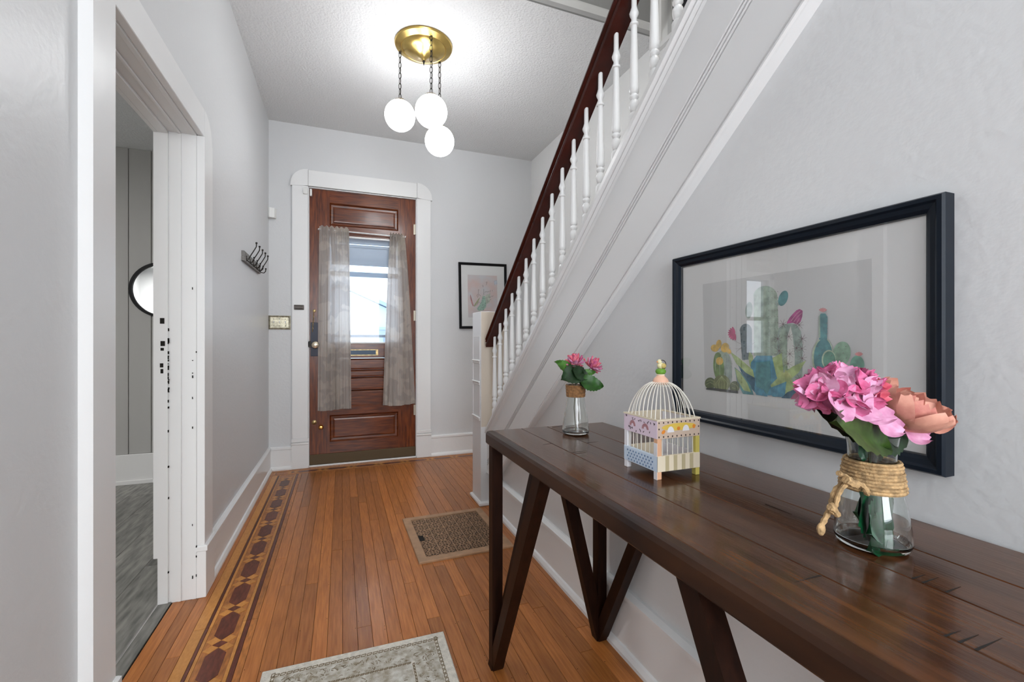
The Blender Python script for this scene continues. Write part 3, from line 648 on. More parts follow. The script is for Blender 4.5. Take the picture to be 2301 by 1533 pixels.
gq = gr.obj('grille', mat('grille_metal', (.46, .28, .17), .4, var=.2, vscale=30), rg)
MB().box(o+.004, o+.032, o+.20, o+.27, .009, .0105).obj('lever_slot', DARK, rg)
# rug
ru = thing('rug', 'small faded cream oriental rug on the floor at the bottom of the view', 'rug', (.05, 1.2, .0005)); ru.rotation_euler = (0, 0, radians(-.9))
RB = mat('rug_cream', (.70, .66, .58), .95, bump=.6, bscale=260, var=.15, vscale=70)
RF = mat('rug_worn_field', (.68, .66, .60), .95, bump=.6, bscale=260, var=.5, vscale=42, detail=7, col2=(.34, .29, .21), space='O')
RD = mat('rug_brown_line', (.20, .15, .09), .95)
MB().box(-.315, .315, -.5, .54, 0, .007, .003).obj('body', RB, ru)
def frame_xy(i0, i1, z, mt, nm):
    b = MB(); X_, Y0_, Y1_ = .315, -.5, .54
    b.loft([[(-X_+i, Y0_+i, zz), (X_-i, Y0_+i, zz), (X_-i, Y1_-i, zz), (-X_+i, Y1_-i, zz)] for i, zz in ((i0, .006), (i0, z), (i1, z), (i1, .006))], cap=False); return b.obj(nm, mt, ru)
frame_xy(.046, .128, .0078, RF, 'border_field')
MB().box(-.175, .175, -.36, .40, .006, .0078).obj('centre_field', RF, ru)
lk = MB()
def dash(x0, y0, x1, y1, w_=.0022):
    d = Vector((x1-x0, y1-y0, 0)); nn = Vector((-d.y, d.x, 0)).normalized()*w_/2; a, b = Vector((x0, y0, 0)), Vector((x1, y1, 0))
    lk.loft([[tuple(a+nn+Vector((0, 0, z))) for z in (.0065, .0083)]+[tuple(a-nn+Vector((0, 0, z))) for z in (.0083, .0065)], [tuple(b+nn+Vector((0, 0, z))) for z in (.0065, .0083)]+[tuple(b-nn+Vector((0, 0, z))) for z in (.0083, .0065)]])
def chain_line(ax, fixed, a0, a1, step=.018, h_=.0055):
    a = a0
    while a < a1:
        p = [(a, -h_), (a+step*.8, -h_*.8), (a+step, h_), (a+step*.15, h_*.8)]
        for k in range(4):
            u, v = p[k], p[(k+1) % 4]
            if ax == 'X': dash(u[0], fixed+u[1], v[0], fixed+v[1])
            else: dash(fixed+u[1], u[0], fixed+v[1], v[0])
        a += step*1.12
chain_line('X', .54-.038, -.275, .275); chain_line('Y', -.277, -.45, .50); chain_line('Y', .277, -.45, .50)
chain_line('X', .54-.134, -.17, .17, .014, .003); chain_line('Y', -.181, -.35, .39, .014, .003); chain_line('Y', .181, -.35, .39, .014, .003)
random.seed(11)
for i in range(330):
    if i < 230:
        e = random.choice('tlr'); d = random.uniform(.056, .12)
        if e == 't': x, y = random.uniform(-.25, .25), .54-d
        elif e == 'l': x, y = -.315+d, random.uniform(-.4, .48)
        else: x, y = .315-d, random.uniform(-.4, .48)
    else: x, y = random.uniform(-.16, .16), random.uniform(0, .38)
    a = random.uniform(0, 6.28); l = random.uniform(.006, .02)
    dash(x, y, x+l*cos(a), y+l*sin(a), random.uniform(.001, .003)); a += random.choice((-1, 1))
    dash(x+l*.8*cos(a), y, x+l*.8*cos(a)+l*.6*cos(a+1), y+l*.6*sin(a+1), .0012)
lo = lk.obj('woven_pattern', RD, ru); lo['kind'] = 'stuff'
# ------------------------------------------------------------------ console table
TX0, TX1, TY0, TY1, TZ = .484, .974, .105, 1.53, .826
tb = thing('console_table', 'long dark wood console table with angular hairpin legs against the right wall', 'table', (0, 0, 0))
xs = [.513, .62, .725, .833, TX1]
for i, (a, b) in enumerate(zip(xs[:-1], xs[1:])):
    g = .0016 if i != 3 else .003
    MB().box(a+g*.5, b-g*.5, TY0, TY1, TZ-.022, TZ, .0012).obj('plank', TOPW, tb)
MB().prism([(TX0, TZ-.010), (TX0+.005, TZ-.002), (TX0+.012, TZ), (xs[0]-.0008, TZ), (xs[0]-.0008, TZ-.044), (TX0+.003, TZ-.044), (TX0, TZ-.040)], 'Y', TY0, TY1).obj('front_edge', EDGEW, tb)
MB().box(xs[0], TX1-.002, TY0+.004, TY1-.004, TZ-.042, TZ-.0235).obj('apron', LEGW, tb)
MB().box(TX1-.012, TX1-.0005, TY0, TY1, TZ-.044, TZ-.022).obj('back_edge', EDGEW, tb)
nk = MB()
def nick(x, y, L_, ang, w_=.0035):
    d = Vector((cos(ang), sin(ang), 0)); n_ = Vector((-d.y, d.x, 0)); p = Vector((x, y, 0))
    a, b, c_ = p+n_*w_*.5, p-n_*w_*.5, p+d*L_
    nk.add([(a.x, a.y, TZ+.0001), (b.x, b.y, TZ+.0001), (c_.x, c_.y, TZ+.0001), (a.x, a.y, TZ+.0004), (b.x, b.y, TZ+.0004), (c_.x, c_.y, TZ+.0004)], [(2, 1, 0), (3, 4, 5), (0, 1, 4, 3), (1, 2, 5, 4), (2, 0, 3, 5)])
def nickpx(x0, y0, x1, y1, w_=.003):
    a, b = at(x0, y0, 'Z', TZ), at(x1, y1, 'Z', TZ); d = b-a; nick(a.x, a.y, d.length, math.atan2(d.y, d.x), w_)
for q_ in ((1241, 997, 1220, 1000), (1845, 1294, 1783, 1310), (2050, 1301.5, 2080, 1292), (2073, 1311, 2110, 1298), (2125, 1332, 2160, 1319), (2122, 1431, 2160, 1418), (2155, 1445, 2200, 1427), (2193, 1462, 2254, 1434), (1285, 1018, 1318, 1014), (1290, 1021, 1320, 1017), (1320, 996, 1345, 993), (1241, 961, 1270, 957), (1720, 1134, 1780, 1157)): nickpx(*q_)
nko = nk.obj('distress_mark', DARK, tb); nko['kind'] = 'stuff'
def leg(p0, p1, w_, d_, nm='leg'):
    # bar of rectangular section between foot p0 and top p1, ends cut level
    x0, y0, z0 = p0; x1, y1, z1 = p1; h_, k = w_/2, d_/2
    return MB().loft([[(x0-h_, y0-k, z0), (x0+h_, y0-k, z0), (x0+h_, y0+k, z0), (x0-h_, y0+k, z0)], [(x1-h_, y1-k, z1), (x1+h_, y1-k, z1), (x1+h_, y1+k, z1), (x1-h_, y1+k, z1)]]).obj(nm, LEGW, tb)
zl = TZ-.043
for yy, s_ in ((1.492, -1), (.145, 1)):
    for xx_, t_ in ((.509, 1), (.935, -1)):
        leg((xx_, yy, 0), (xx_, yy, zl), .038, .038)
        leg((xx_, yy, 0), (xx_, yy+s_*.395, zl), .037, .046, 'brace')
        leg((xx_, yy, 0), (xx_+t_*.19, yy, zl), .046, .037, 'brace')
# ------------------------------------------------------------------ big framed print
PXc = .958
def wring(i, x, y0, y1, z0, z1): return [(x, y0+i, z0+i), (x, y1-i, z0+i), (x, y1-i, z1-i), (x, y0+i, z1-i)]
bp_o = Vector((XR-.001, .776, 1.161))
bp = thing('framed_cactus_print', 'large black framed cactus watercolour print on the wall above the console table', 'picture', bp_o)
YA, YBb, ZA, ZB = -.333, .333, -.243, .243
fw = .031
MB().loft([wring(i, x, YA, YBb, ZA, ZB) for i, x in ((0, 0), (0, -.026), (.003, -.031), (.010, -.031), (.014, -.027), (.022, -.025), (fw-.003, -.021), (fw, -.018), (fw, 0))], cap=False).obj('frame', NAVY, bp)
MB().box(-.014, -.010, YA+.02, YBb-.02, ZA+.02, ZB-.02).obj('mat_board', PAPER, bp)
XPR = bp_o.x-.0145
def A(px, py): v = at(px, py, 'X', XPR)-bp_o; return (v.y, v.z)
layer = [0]
def shape(m, pts, nm='painted_shape', local=False):
    layer[0] += 1; x = -.0144-.00004*layer[0]
    q_ = pts if local else [A(*p) for p in pts]
    return MB().loft([[(x, a, b) for a, b in q_], [(x-.0002, a, b) for a, b in q_]]).obj(nm, m, bp)
def ell(cx, cy, rx, ry, rot=0, n=22, a0=0, a1=2*pi):
    r = radians(rot); return [(cx+rx*cos(t)*cos(r)-ry*sin(t)*sin(r), cy+rx*cos(t)*sin(r)+ry*sin(t)*cos(r)) for t in [a0+(a1-a0)*i/n for i in range(n)]]
def lines(m, segs, w_=.0007, nm='painted_line'):
    layer[0] += 1; x = -.0144-.00004*layer[0]; b = MB()
    for s_ in segs:
        for p, q_ in zip(s_[:-1], s_[1:]):
            a, c_ = Vector(A(*p)), Vector(A(*q_)); d = c_-a
            if d.length < 1e-6: continue
            nn = Vector((-d.y, d.x)).normalized()*w_/2
            b.loft([[(x, v.x, v.y) for v in (a+nn, a-nn, c_-nn*.5, c_+nn*.5)], [(x-.0002, v.x, v.y) for v in (a+nn, a-nn, c_-nn*.5, c_+nn*.5)]])
    o_ = b.obj(nm, m, bp); o_['kind'] = 'stuff'; return o_
shape(PRINT, [(1579, 639.5), (1958.5, 581.4), (1960, 918), (1584, 875.5)], 'print')
G = lambda n, c, v=.3: cm_(n, c, v)
teal = G('teal', (.10, .27, .29)); deep = G('deep', (.05, .13, .20)); ltg = G('lightgreen', (.40, .50, .22)); sageg = G('sagegrey', (.30, .37, .33)); gg = G('greygreen', (.34, .42, .34)); dkc = G('darkslate', (.13, .17, .19)); olv = G('olivedark', (.10, .13, .05)); yel = G('yellow', (.68, .45, .10)); mag = G('magenta', (.50, .05, .17)); mag2 = G('plum', (.42, .08, .25)); blu = G('blueleaf', (.10, .30, .42)); spn = G('spine', (.18, .10, .12), 0); wht = G('pale', (.66, .67, .63), 0); pk = G('petalpink', (.62, .25, .25)); blk = G('nearblack', (.02, .03, .03), 0)
shape(sageg, ell(1683, 698, 8, 19, 5))
shape(dkc, [(1663, 745)]+[(1676-14*cos(t), 745-17*sin(t)) for t in [pi*k/10 for k in range(11)]]+[(1690, 808), (1668, 810)])
shape(gg, [(1694, 800), (1694, 665)]+[(1720-27*cos(t), 668-25*sin(t)) for t in [pi*k/12 for k in range(13)]]+[(1749, 720), (1749, 800)])
shape(sageg, [(1742, 678), (1750, 674), (1752, 686), (1744, 690)]); shape(teal, ell(1760, 671, 10, 18, 20))
lines(spn, [[(x, y), (x+1.5, y+2)] for x in (1727, 1734, 1741, 1747) for y in range(655, 800, 14)], .0009)
shape(sageg, [(1747, 890), (1746, 760), (1750, 738), (1762, 729), (1775, 727), (1790, 730), (1800, 745), (1804, 780), (1803, 850), (1790, 893)])
shape(gg, [(1752, 750), (1760, 733), (1768, 750), (1770, 840), (1756, 840)])
shape(wht, [(1769, 800), (1770, 757), (1777, 733), (1782, 757), (1786, 800), (1786, 826), (1770, 830)])
shape(mag2, [(1770, 722), (1775, 714), (1782, 706), (1790, 698), (1797, 695), (1804, 699), (1803, 712), (1799, 724), (1792, 730), (1782, 726), (1768, 728)])
lines(G('pinkline', (.75, .45, .5), 0), [[(1778, 722), (1790, 706), (1799, 699)], [(1784, 724), (1793, 712), (1802, 704)], [(1790, 728), (1797, 716)]], .001)
stars = [(1773, 757), (1748, 762), (1803, 762), (1775, 796), (1802, 784), (1751, 789), (1771, 818), (1803, 806), (1797, 852), (1760, 729), (1796, 731), (1790, 783)]
sg = []
for (sx, sy) in stars:
    for k in range(8):
        a = 2*pi*k/8+.3*sx; sg.append([(sx, sy), (sx+11*cos(a), sy+11*sin(a))])
lines(spn, sg, .0008)
shape(ltg, [(1684, 790), (1692, 800), (1694, 832), (1686, 825), (1682, 805)])
shape(blu, [(1688, 815), (1700, 800), (1735, 800), (1748, 850), (1745, 890), (1700, 888), (1685, 860)])
shape(ltg, [(1640, 790), (1662, 806), (1692, 832), (1696, 850), (1676, 840), (1655, 818)]); shape(deep, [(1658, 820), (1676, 838), (1697, 850), (1696, 882), (1680, 862), (1668, 840)])
shape(teal, [(1651, 826), (1668, 840), (1688, 868), (1694, 888), (1670, 886), (1657, 860)]); shape(ltg, [(1652, 828), (1664, 838), (1680, 862), (1688, 882), (1672, 878), (1658, 856)])
shape(ltg, [(1736, 805), (1757, 794), (1760, 830), (1762, 850), (1750, 862), (1744, 840)])
shape(teal, [(1700, 815), (1731, 812), (1733, 850), (1730, 886), (1702, 884), (1698, 850)])
shape(ltg, [(1812, 811), (1795, 838), (1770, 860), (1735, 876), (1732, 866), (1752, 846), (1782, 824)])
shape(ltg, [(1766, 830), (1776, 850), (1790, 868), (1770, 893), (1756, 870)])
shape(blu, [(1732, 872), (1768, 858), (1764, 893), (1738, 892), (1726, 884)]); shape(deep, [(1804, 868), (1796, 884), (1776, 896), (1756, 895), (1770, 882)])
shape(blu, [(1695, 868), (1716, 876), (1726, 892), (1700, 888)])
# red bloom, yellow cactus, barrels
for k in range(9):
    a = pi*.62+pi*.9*k/8; shape(mag, ell(1652+8*cos(a), 750-8*sin(a), 8, 2.6, -math.degrees(a)))
lines(spn, [[(1668, 775), (1650, 766)], [(1668, 785), (1652, 784)], [(1668, 780), (1655, 792)], [(1690, 775), (1700, 768)]], .0006)
shape(gg, ell(1625, 825, 20, 37)); shape(G('midgreen', (.17, .27, .09)), ell(1616, 825, 12, 33, -4)); shape(sageg, ell(1637, 835, 8, 30, -4))
for e in ((1607, 783, 9, 8, 20), (1616, 774, 6, 10, 10), (1630, 782, 9, 11, 20), (1638, 789, 5, 8, -40), (1618, 812, 8, 9, 0)): shape(yel, ell(*e))
lines(wht, [[(1622, 800), (1618, 815), (1619, 850)], [(1610, 805), (1608, 835)], [(1630, 800), (1634, 850)]], .0008)
shape(olv, ell(1597, 862, 12, 13)); shape(olv, ell(1652, 870, 11, 13)); shape(G('midolive', (.19, .22, .09)), ell(1623, 862, 19, 19))
lines(G('lime', (.50, .55, .28), 0), [[(1589, 858), (1598, 854), (1606, 858)], [(1588, 865), (1597, 860), (1607, 866)]]+[[(1623, 846), (1623+k*3.4, 862), (1623+k*2.6, 877)] for k in (-4, -2, 0, 2, 4)]+[[(1646, 862), (1656, 866), (1660, 874)], [(1646, 872), (1654, 874)]], .001)
shape(blk, [(1588, 873), (1600, 872), (1660, 879), (1660, 885), (1588, 876)])
# prickly pears on the right
shape(G('paleedge', (.48, .56, .40)), ell(1850, 802, 24, 43, 3)); shape(teal, ell(1851, 803, 21, 41, 3))
shape(teal, [(1842, 764), (1842, 712), (1846, 705), (1856, 705), (1861, 713), (1860, 766)]); shape(gg, [(1841, 760), (1841, 712), (1844, 708), (1845, 760)])
shape(G('padgreen', (.27, .42, .30)), ell(1893, 795, 20, 27, 10)); shape(G('paleedge', (.48, .56, .40)), ell(1864, 809, 16, 22)); shape(G('padteal', (.14, .32, .24)), ell(1865, 810, 14, 20))
shape(G('padteal', (.14, .32, .24)), ell(1928, 820, 16, 20)); shape(G('padteal', (.14, .32, .24)), ell(1828, 880, 13, 30, -8))
for (bx, by) in ((1851, 700), (1932, 799), (1825, 849)):
    for k in range(5):
        a = radians(30+30*k); shape(pk, ell(bx+5*cos(a), by-3*sin(a), 5, 2, -math.degrees(a)))
lines(spn, [[(x, y), (x+2, y-2)] for x, y in ((1858, 715), (1859, 728), (1860, 740), (1859, 752), (1838, 780), (1842, 800), (1848, 788), (1886, 782), (1896, 795), (1902, 780), (1893, 812), (1903, 806), (1870, 800), (1875, 815), (1862, 820))], .001)
lines(G('signature', (.4, .38, .38), 0), [[(1800, 892), (1806, 890), (1810, 894), (1818, 892)]], .0006)
MB().box(-.0205, -.0199, YA+fw-.002, YBb-fw+.002, ZA+fw-.002, ZB-fw+.002).obj('glass', ARTG, bp)
# ------------------------------------------------------------------ vases with flowers
def vase(loc, label, s=1.0, mouth=.033):
    t = thing('glass_vase', label, 'vase', loc, 'glass carafe vases on the console table')
    o_ = [(0, 0), (.042, 0), (.048, .004), (.0505, .012), (.049, .03), (.045, .06), (.0385, .09), (.0335, .115), (.0315, .135), (.0325, .155), (.0355, .176)]
    i_ = [(.0335, .1755), (.0305, .155), (.0295, .135), (.0315, .115), (.0365, .09), (.043, .06), (.047, .03), (.0475, .014), (.042, .008), (0, .008)]
    MB().lathe([(r*s, z) for r, z in o_+i_], n=36, cap=False).obj('body', VGLASS, t, True); return t
def torus_path(R, z, n=24, c=(0, 0)): return [(c[0]+R*cos(2*pi*k/n), c[1]+R*sin(2*pi*k/n), z) for k in range(n)]
def petal_mesh(nm, m, L_, w_, curl, cup=.3, ruff=.0, n=8, k=6, tip=.5, seed=0):
    vs = []
    for i in range(n+1):
        u = i/n; wv = w_*(max(0, sin(pi*(.06+.90*u**.75))))**.55; ang = curl*u
        for j in range(k+1):
            v = j/k*2-1; uu = u-.10*v*v*u+.02*sin(v*6+seed)*u; ang = curl*uu
            y = L_*(sin(ang)/curl); z = L_*((1-cos(ang))/curl)
            vs.append((v*wv/2, y, z+cup*w_*v*v*.5+ruff*sin(v*7+u*5+seed)*u))
    fs = [(i*(k+1)+j, i*(k+1)+j+1, (i+1)*(k+1)+j+1, (i+1)*(k+1)+j) for i in range(n) for j in range(k)]
    return MB().add(vs, fs).mesh(nm, m, True)
def leaf_mesh(nm, m, L_, w_, bend=.5, saw=.06, seed=0):
    r = random.Random(seed); n = 16; k = 4; vs = []
    for i in range(n+1):
        u = i/n; wv = w_*(sin(pi*u**.8)**.75)*(1+(saw if i % 2 else -saw)) + .0004
        y = L_*u; z = -bend*L_*u*u*.6
        for j in range(k+1):
            v = j/k*2-1; vs.append((v*wv/2, y, z+.14*w_*abs(v)+.02*w_*sin(u*16)*abs(v)))
    fs = [(i*(k+1)+j, i*(k+1)+j+1, (i+1)*(k+1)+j+1, (i+1)*(k+1)+j) for i in range(n) for j in range(k)]
    return MB().add(vs, fs).mesh(nm, m, True)
def orient(dirv, upv=(0, 0, 1), roll=0):
    y = Vector(dirv).normalized(); z = Vector(upv); x = y.cross(z)
    if x.length < 1e-3: x = Vector((1, 0, 0))
    x.normalize(); z = x.cross(y).normalized(); M = Matrix((x, y, z)).transposed(); return (M @ Matrix.Rotation(roll, 3, 'Y')).to_euler()
def pmat(n, c, c2): return mat('petal_'+n, c, .6, var=.4, vscale=70, col2=c2, space='P')
PK1 = pmat('pink', (.74, .22, .42), (.52, .08, .20)); PK2 = pmat('coral', (.80, .22, .27), (.6, .06, .12)); PK3 = pmat('lilac', (.70, .38, .54), (.56, .22, .38)); PE1 = pmat('peach', (.58, .23, .17), (.42, .12, .10)); PE2 = pmat('light_peach', (.68, .34, .25), (.55, .24, .18)); PR = pmat('crimson', (.45, .03, .07), (.3, .01, .03))
# --- near vase
V2 = Vector((.790, .458, TZ)); 
v2 = vase(V2, 'glass carafe vase wrapped in thick jute twine with a bow, nearest the camera', 1.0)
tw = MB()
for k in range(9):
    z = .092+k*.0052; tw.tube(torus_path((.0415-.0062*k/8+.0008*(k % 2)), z), .0031, 6, True)
two = tw.obj('twine_wrap', TWINE, v2, True)
bd = Vector((-.030, -.034, 0)); bz = .098
def rope(pts, nm='twine_end', r=.0036): return MB().tube(pts, [r*(1+.15*sin(i*1.9)) for i in range(len(pts))], 7).obj(nm, TWINE, v2, True)
def off(d): return at(*d, 'Y', .415)-V2
def ropepx(P_, yy=.415, nm='twine_end', r=.0036, sub=4):
    q_ = [at(px, py, 'Y', yy)-V2 for px, py in P_]; out = []
    for i in range(len(q_)-1):
        p0 = q_[max(i-1, 0)]; p1 = q_[i]; p2 = q_[i+1]; p3 = q_[min(i+2, len(q_)-1)]
        for k in range(sub):
            t = k/sub; out.append(tuple(.5*((2*p1)+(p2-p0)*t+(2*p0-5*p1+4*p2-p3)*t*t+(3*p1-p0-3*p2+p3)*t**3)))
    out.append(tuple(q_[-1])); return rope(out, nm, r)
ropepx([(1912, 1083), (1900, 1086), (1888, 1092), (1876, 1104), (1870, 1122), (1866, 1138), (1858, 1158), (1850, 1174), (1843, 1188)], .420)
ropepx([(1912, 1085), (1898, 1092), (1886, 1108), (1880, 1128), (1876, 1142), (1868, 1155)], .412, r=.003)
ropepx([(1912, 1080), (1900, 1072), (1884, 1064)], .415)
ropepx([(1912, 1084), (1925, 1086), (1938, 1092), (1948, 1106), (1946, 1112)], .408, r=.0038)
ropepx([(1900, 1078), (1912, 1086), (1924, 1090)], .408, 'twine_knot', .0055)
ropepx([(1864, 1140), (1874, 1146), (1882, 1158)], .410, 'twine_knot', .0042)
MB().ball(tuple(at(1845, 1190, 'Y', .420)-V2), .006, .005, .009, n=8, m=6).obj('twine_fray', TWINE, v2, True)
MB().ball(tuple(at(1869, 1141, 'Y', .413)-V2), .0062, .005, .007, n=8, m=6).obj('twine_knot', TWINE, v2, True)
def bloom(name, label, cat, center, vase_o, stem_top, petals, group=None):
    t = thing(name, label, cat, vase_o, group); return t
random.seed(5)
# pink hydrangea-like bloom
c1 = at(1889, 884, 'Y', .425)-V2
fA = thing('artificial_flower', 'ruffled bright pink artificial hydrangea bloom in the twine-wrapped vase', 'flower', V2)
MB().tube([(0, 0, .012), (-.004, .0, .1), (-.006, 0, .17), tuple(c1+Vector((.02, .0, -.03)))], .0022, 6).obj('stem', LEAFD, fA)
MB().ball(tuple(c1+Vector((.004, .006, -.004))), .033, .025, .026, n=12, m=8).obj('flower_core', PR, fA, True)
pm = [petal_mesh('petal', m_, .034, .034, .9, .35, .003, seed=i) for i, m_ in enumerate((PK1, PK1, PK3, PK2))]
ct = 0
for i in range(64):
    # points over the upper half ellipsoid
    u = (i+.5)/64; ph = i*2.39996; zc = 1-1.5*u; rr_ = sqrt(max(0, 1-zc*zc))
    d = Vector((rr_*cos(ph), rr_*sin(ph), zc)); p = c1+Vector((d.x*.050, d.y*.030, d.z*.026))
    tn = Vector((random.uniform(-1, 1), random.uniform(-1, 1), random.uniform(-1, 1))); tn = (tn-d*tn.dot(d)).normalized()
    idx = 3 if (d.x > .25 and d.z < .5 and random.random() < .6) else random.choice((0, 0, 1, 2))
    link('petal', pm[idx], fA, p-tn*.014, orient(tn+d*.12, d), [random.uniform(.8, 1.05)]*3)
pb = petal_mesh('petal', PK3, .05, .042, .5, .3, .002, seed=8)
for (px, py, dx, dz) in ((1925, 925, .6, -.5), (1955, 932, .8, -.3), (1880, 915, -.5, -.8)):
    p = at(px, py, 'Y', .40)-V2; d = Vector((dx, -.3, dz)); link('petal', pb, fA, p-d.normalized()*.022, orient(d, (0, -1, .6)))
# peach rose
c2 = at(2030, 930, 'Y', .412)-V2
fB = thing('artificial_flower', 'full peach artificial rose leaning right in the twine-wrapped vase', 'flower', V2)
MB().tube([(0, 0, .012), (.006, .0, .1), (.01, 0, .17), tuple(c2+Vector((-.02, .0, -.02)))], .0024, 6).obj('stem', LEAFD, fB)
ax_ = Vector((.18, -.52, .78)).normalized()
MB().ball(tuple(c2), .022, .022, .022, n=12, m=8).obj('flower_core', PE1, fB, True)
pr1 = petal_mesh('petal', PE1, .046, .046, 1.5, .5, .0015, seed=2); pr2 = petal_mesh('petal', PE2, .052, .056, .9, .4, .002, seed=3); pr3 = petal_mesh('petal', PK3, .05, .048, .5, .3, .002, seed=4)
R0 = Vector((0, 0, 1)).rotation_difference(ax_)
for k in range(24):
    ring_ = 0 if k < 5 else (1 if k < 12 else 2); a = k*2.4
    me = (pr1, pr1 if k % 3 else pr2, pr2 if k % 4 else pr1)[ring_]
    tilt = (1.25, 1.05, .55)[ring_]; rad = (.006, .015, .020)[ring_]
    d = R0 @ Vector((cos(a)*cos(tilt), sin(a)*cos(tilt), sin(tilt))); rv = R0 @ Vector((cos(a), sin(a), 0))
    upv = (R0 @ Vector((-cos(a)*sin(tilt), -sin(a)*sin(tilt), cos(tilt))))
    link('petal', me, fB, c2+rv*rad-ax_*.018, orient(d, upv), [(.80, .98, 1.12)[ring_]]*3)
for (px, py, dx, dz) in ((1985, 958, .8, -.45), (2045, 975, .8, -.45), (2082, 945, 1, -.1)):
    p = at(px, py, 'Y', .405)-V2; d = Vector((dx, -.2, dz)); link('petal', pr3 if px < 2080 else pr2, fB, p-d.normalized()*.02, orient(d, (0, -1, .5)), (.9, .9, .9))
# leaves of near bouquet
lfA = leaf_mesh('leaf', LEAFD, .105, .05, .25, seed=1); lfG = leaf_mesh('leaf', mat('olive_leaf', (.035, .075, .012), .45, var=.4, vscale=60), .135, .055, .3, seed=2); lfE = leaf_mesh('leaf', LEAFE, .075, .05, .2, seed=3)
def leafpx(par, me, p0, p1, y0, y1, up_=(0, 0, 1), org=V2, roll=0, sw=1, nm='leaf'):
    a = at(*p0, 'Y', y0)-org; b = at(*p1, 'Y', y1)-org; L_ = (b-a).length; me_L = max(v.co.y for v in me.vertices)
    return link(nm, me, par, a, orient(b-a, up_, roll), (sw*L_/me_L, L_/me_L, L_/me_L))
leafpx(fA, lfG, (1862, 950), (2042, 1000), .395, .395, (-.3, -1, .55), sw=.85)
leafpx(fA, lfA, (1965, 985), (1832, 893), .43, .43, (-.3, -1, .4), sw=.9)
leafpx(fB, lfA, (1930, 970), (2060, 978), .43, .43, (-.3, -1, .3))
leafpx(fB, lfA, (1900, 930), (2000, 985), .45, .43, (0, -1, .8))
leafpx(fA, lfE, (1935, 1036), (1938, 980), .452, .452, (0, -1, 0), sw=1.0)
leafpx(fA, lfA, (1975, 1036), (1972, 980), .457, .457, (.1, -1, 0), sw=1.4)
leafpx(fB, lfA, (1960, 1040), (1955, 982), .462, .462, (0, -1, 0), sw=1.2)
# leaves inside the vase
leafpx(fA, lfE, (1930, 1105), (1975, 1215), .445, .445, (0, -1, .2), sw=1.25)
leafpx(fA, lfE, (1945, 1200), (1985, 1130), .43, .45, (.2, -1, .2), sw=1.1)
leafpx(fB, lfE, (1945, 1238), (2005, 1150), .438, .45, (-.2, -1, .1), sw=.9)
leafpx(fB, lfA, (1985, 1100), (2010, 1175), .47, .47, (0, -1, 0), sw=1.0)
leafpx(fA, lfE, (1915, 1150), (1990, 1140), .45, .45, (0, -1, .1), sw=1.6)
# --- far vase
V1 = Vector((.765, 1.376, TZ))
v1 = vase(V1, 'smaller-looking glass carafe vase with a plain jute band, at the far end of the table', .93)
tw = MB()
for k in range(8):
    z = .132+k*.0052; tw.tube(torus_path(.0305+.0026*k/8+.0006*(k % 2), z), .003, 6, True)
tw.obj('twine_wrap', mat('brown_band', (.30, .15, .06), .8, var=.4, vscale=120, bump=.3, bscale=300), v1, True)
def pom(label, c, seed, ax):
    r = random.Random(seed); t = thing('artificial_flower', label, 'flower', V1)
    MB().tube([(0, 0, .012), (-.006, 0, .09), (0, 0, .17), tuple(c-ax*.02)], .0018, 6).obj('stem', mat('stem_brown', (.12, .10, .04), .5), t)
    ms_ = [petal_mesh('petal', m_, .040, .016, .7, .5, .0015, seed=i+seed) for i, m_ in enumerate((PK1, PK2, PK3, pmat('rose', (.85, .30, .36), (.7, .12, .2))))]
    R_ = Vector((0, 0, 1)).rotation_difference(ax)
    for k in range(46):
        u = k/46; tilt = 1.5-1.75*u; a = k*2.4; d = R_ @ Vector((cos(a)*cos(tilt), sin(a)*cos(tilt), sin(tilt)))
        link('petal', r.choice(ms_), t, c-ax*.016, orient(d, R_ @ Vector((-cos(a)*sin(tilt), -sin(a)*sin(tilt), cos(tilt)))), [r.uniform(.9, 1.2)]*3)
    return t
pA = at(1291, 812, 'Y', 1.36)-V1; pB = at(1334, 820, 'Y', 1.36)-V1
f1 = pom('spiky pink artificial carnation, the left of two in the far vase', pA, 3, Vector((-.25, -.3, .9)).normalized())
f2 = pom('pink artificial carnation tilting right, the right of two in the far vase', pB, 8, Vector((.45, -.45, .7)).normalized())
lfS = leaf_mesh('leaf', LEAFD, .09, .06, .2, seed=5); lfM = leaf_mesh('leaf', LEAFG, .09, .055, .2, seed=6)
leafpx(f1, lfM, (1288, 838), (1249, 812), 1.36, 1.35, (0, -1, .5), V1, sw=.9)
leafpx(f1, lfS, (1308, 836), (1262, 852), 1.34, 1.33, (0, -1, .6), V1, sw=1.2)
leafpx(f1, lfS, (1285, 832), (1325, 850), 1.335, 1.33, (0, -1, .5), V1, sw=1.1)
leafpx(f2, leaf_mesh('leaf', mat('forest_leaf', (.02, .075, .01), .4, var=.4, vscale=60), .09, .05, .2, seed=9), (1302, 858), (1358, 868), 1.33, 1.31, (0, -1, .4), V1, sw=1.15)
leafpx(f2, lfM, (1300, 842), (1340, 836), 1.345, 1.33, (0, -1, .5), V1, sw=.7)
leafpx(f2, lfS, (1298, 850), (1330, 872), 1.34, 1.33, (0, -1, .4), V1, sw=1.0)
